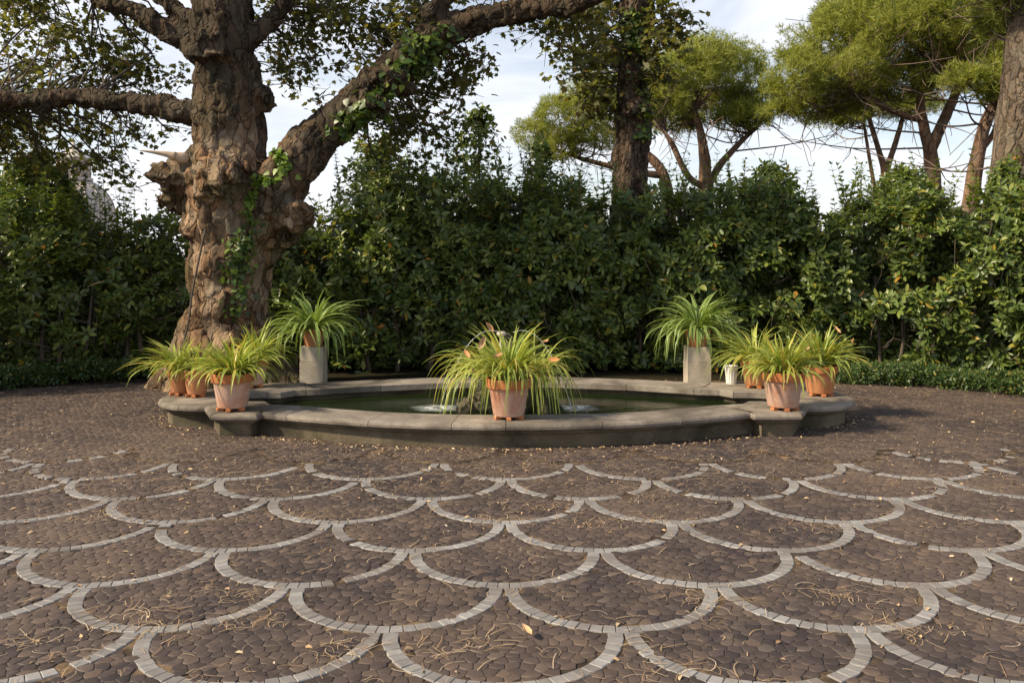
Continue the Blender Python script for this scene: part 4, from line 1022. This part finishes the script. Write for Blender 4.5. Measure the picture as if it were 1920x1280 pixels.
pine('stone pine with low crown behind the middle trunk at the left', 27, [([(1262, 640), (1258, 430), (1245, 330), (1200, 280), (1150, 250)], [15, 13, 11, 9, 5]), ([(1245, 330), (1180, 320), (1100, 300), (1040, 280)], [8, 7, 5, 3])],
     [(1012, 262, 38, 34), (1060, 225, 50, 42), (1105, 200, 50, 45), (1100, 265, 55, 30), (1150, 180, 55, 45), (1200, 210, 60, 50), (1220, 150, 40, 40), (1040, 290, 40, 25)], 102, 1.15, lower=4)
pine('wide stone pine with forked reddish trunk and umbrella crown at the right', 20, [([(1770, 700), (1760, 480), (1752, 380), (1745, 290), (1735, 250), (1726, 200), (1728, 150)], [24, 21, 18, 15, 12, 9, 6]), ([(1745, 280), (1765, 235), (1790, 180), (1800, 140)], [13, 12, 10, 6]), ([(1728, 225), (1690, 215), (1650, 195), (1610, 165)], [8, 7, 6, 4])],
     [(1560, 95, 85, 50), (1645, 55, 95, 55), (1500, 165, 62, 42), (1600, 150, 100, 48), (1700, 95, 110, 60), (1770, 40, 100, 60), (1680, 170, 90, 35), (1480, 210, 42, 26), (1560, 205, 70, 28), (1560, 40, 50, 35), (1700, 10, 110, 45), (1790, 130, 80, 40), (1490, 110, 36, 28)], 103, 1.0, lower=4)
pine('slanting stone pine trunk between the forked pine and the thick right trunk', 18.5, [([(1795, 760), (1806, 520), (1818, 400), (1832, 300), (1845, 240), (1868, 185), (1880, 130)], [24, 21, 18, 15, 13, 11, 6]), ([(1835, 290), (1865, 245), (1872, 200)], [6, 6, 4])],
     [(1850, 70, 85, 55), (1900, 110, 70, 55), (1930, 50, 80, 60), (1850, 150, 60, 30), (1830, 10, 90, 40), (1900, 175, 50, 22)], 104, 1.0, lower=2)
pine('slender far pine with a forked thin trunk left of the wide pine', 25, [([(1650, 700), (1652, 500), (1655, 400), (1660, 330), (1650, 290), (1632, 230), (1625, 190)], [14, 12, 11, 9, 6, 5, 3]), ([(1660, 325), (1675, 280), (1690, 230), (1695, 190)], [7, 6, 5, 3]), ([(1668, 480), (1636, 330), (1618, 220)], [4, 4, 3])],
     [(1640, 205, 60, 24), (1700, 205, 60, 24), (1580, 225, 45, 18)], 105, .8, lower=3)
YF = 14.5
rt = pine('thick rugged trunk at the right edge of the view', YF, [([(1875, 760), (1880, 560), (1888, 430), (1900, 330), (1912, 230), (1925, 120), (1935, 0), (1945, -200), (1950, -380)], [68, 58, 52, 48, 47, 46, 44, 34, 20])],
     [(1875, 45, 55, 42), (1925, 10, 60, 50), (1860, -50, 110, 50), (1980, -20, 110, 60), (1900, -130, 130, 60), (2030, -130, 120, 60)], 106, .8, M_bark3, lower=2, name='large_pine')

# ------------------------------------------------------------------ distant dome
YD = 140.0; kd = YD / F; dc = P(138, 470, YD)
dm = thing('church_dome', 'pale stone dome and lantern seen far beyond the hedge through the leaves', 'dome', (dc[0], YD, 0))
zt = H + (470 - 335) * kd; rad = 72 * kd; zb = H + (470 - 410) * kd
pr = [(rad, 0), (rad, zb)] + [(rad * math.cos(a) ** .9, zb + (zt - zb) * math.sin(a)) for a in np.linspace(.08, 1.45, 14)]
mb = MB(); lathe(mb, pr, (dc[0], YD, 0), 48); mb.build('dome_shell', M_dome, dm)
mb = MB(); s_ = kd
for k in range(16):
    a = k / 16 * 6.283; V = spline([(dc[0] + math.cos(a) * r0 * 1.012, YD + math.sin(a) * r0 * 1.012, z0) for r0, z0 in pr[2:]], 16); tube(mb, V, 1.6 * kd, 5)
mb.build('ribs', M_dome, dm)
mb = MB(); zl = zt - 4 * s_
lathe(mb, [(34 * s_, zl), (34 * s_, zl + 5 * s_), (24 * s_, zl + 7 * s_), (24 * s_, zl + 36 * s_), (32 * s_, zl + 38 * s_), (32 * s_, zl + 43 * s_), (22 * s_, zl + 46 * s_), (14 * s_, zl + 58 * s_), (4 * s_, zl + 66 * s_), (2 * s_, zl + 76 * s_), (0, zl + 78 * s_)], (dc[0], YD, 0), 24)
for k in range(10):
    a = k / 10 * 6.283; tube(mb, [(dc[0] + math.cos(a) * 28 * s_, YD + math.sin(a) * 28 * s_, zl + 5 * s_), (dc[0] + math.cos(a) * 28 * s_, YD + math.sin(a) * 28 * s_, zl + 38 * s_)], 2.6 * s_, 8)
mb.build('lantern', M_dome, dm)
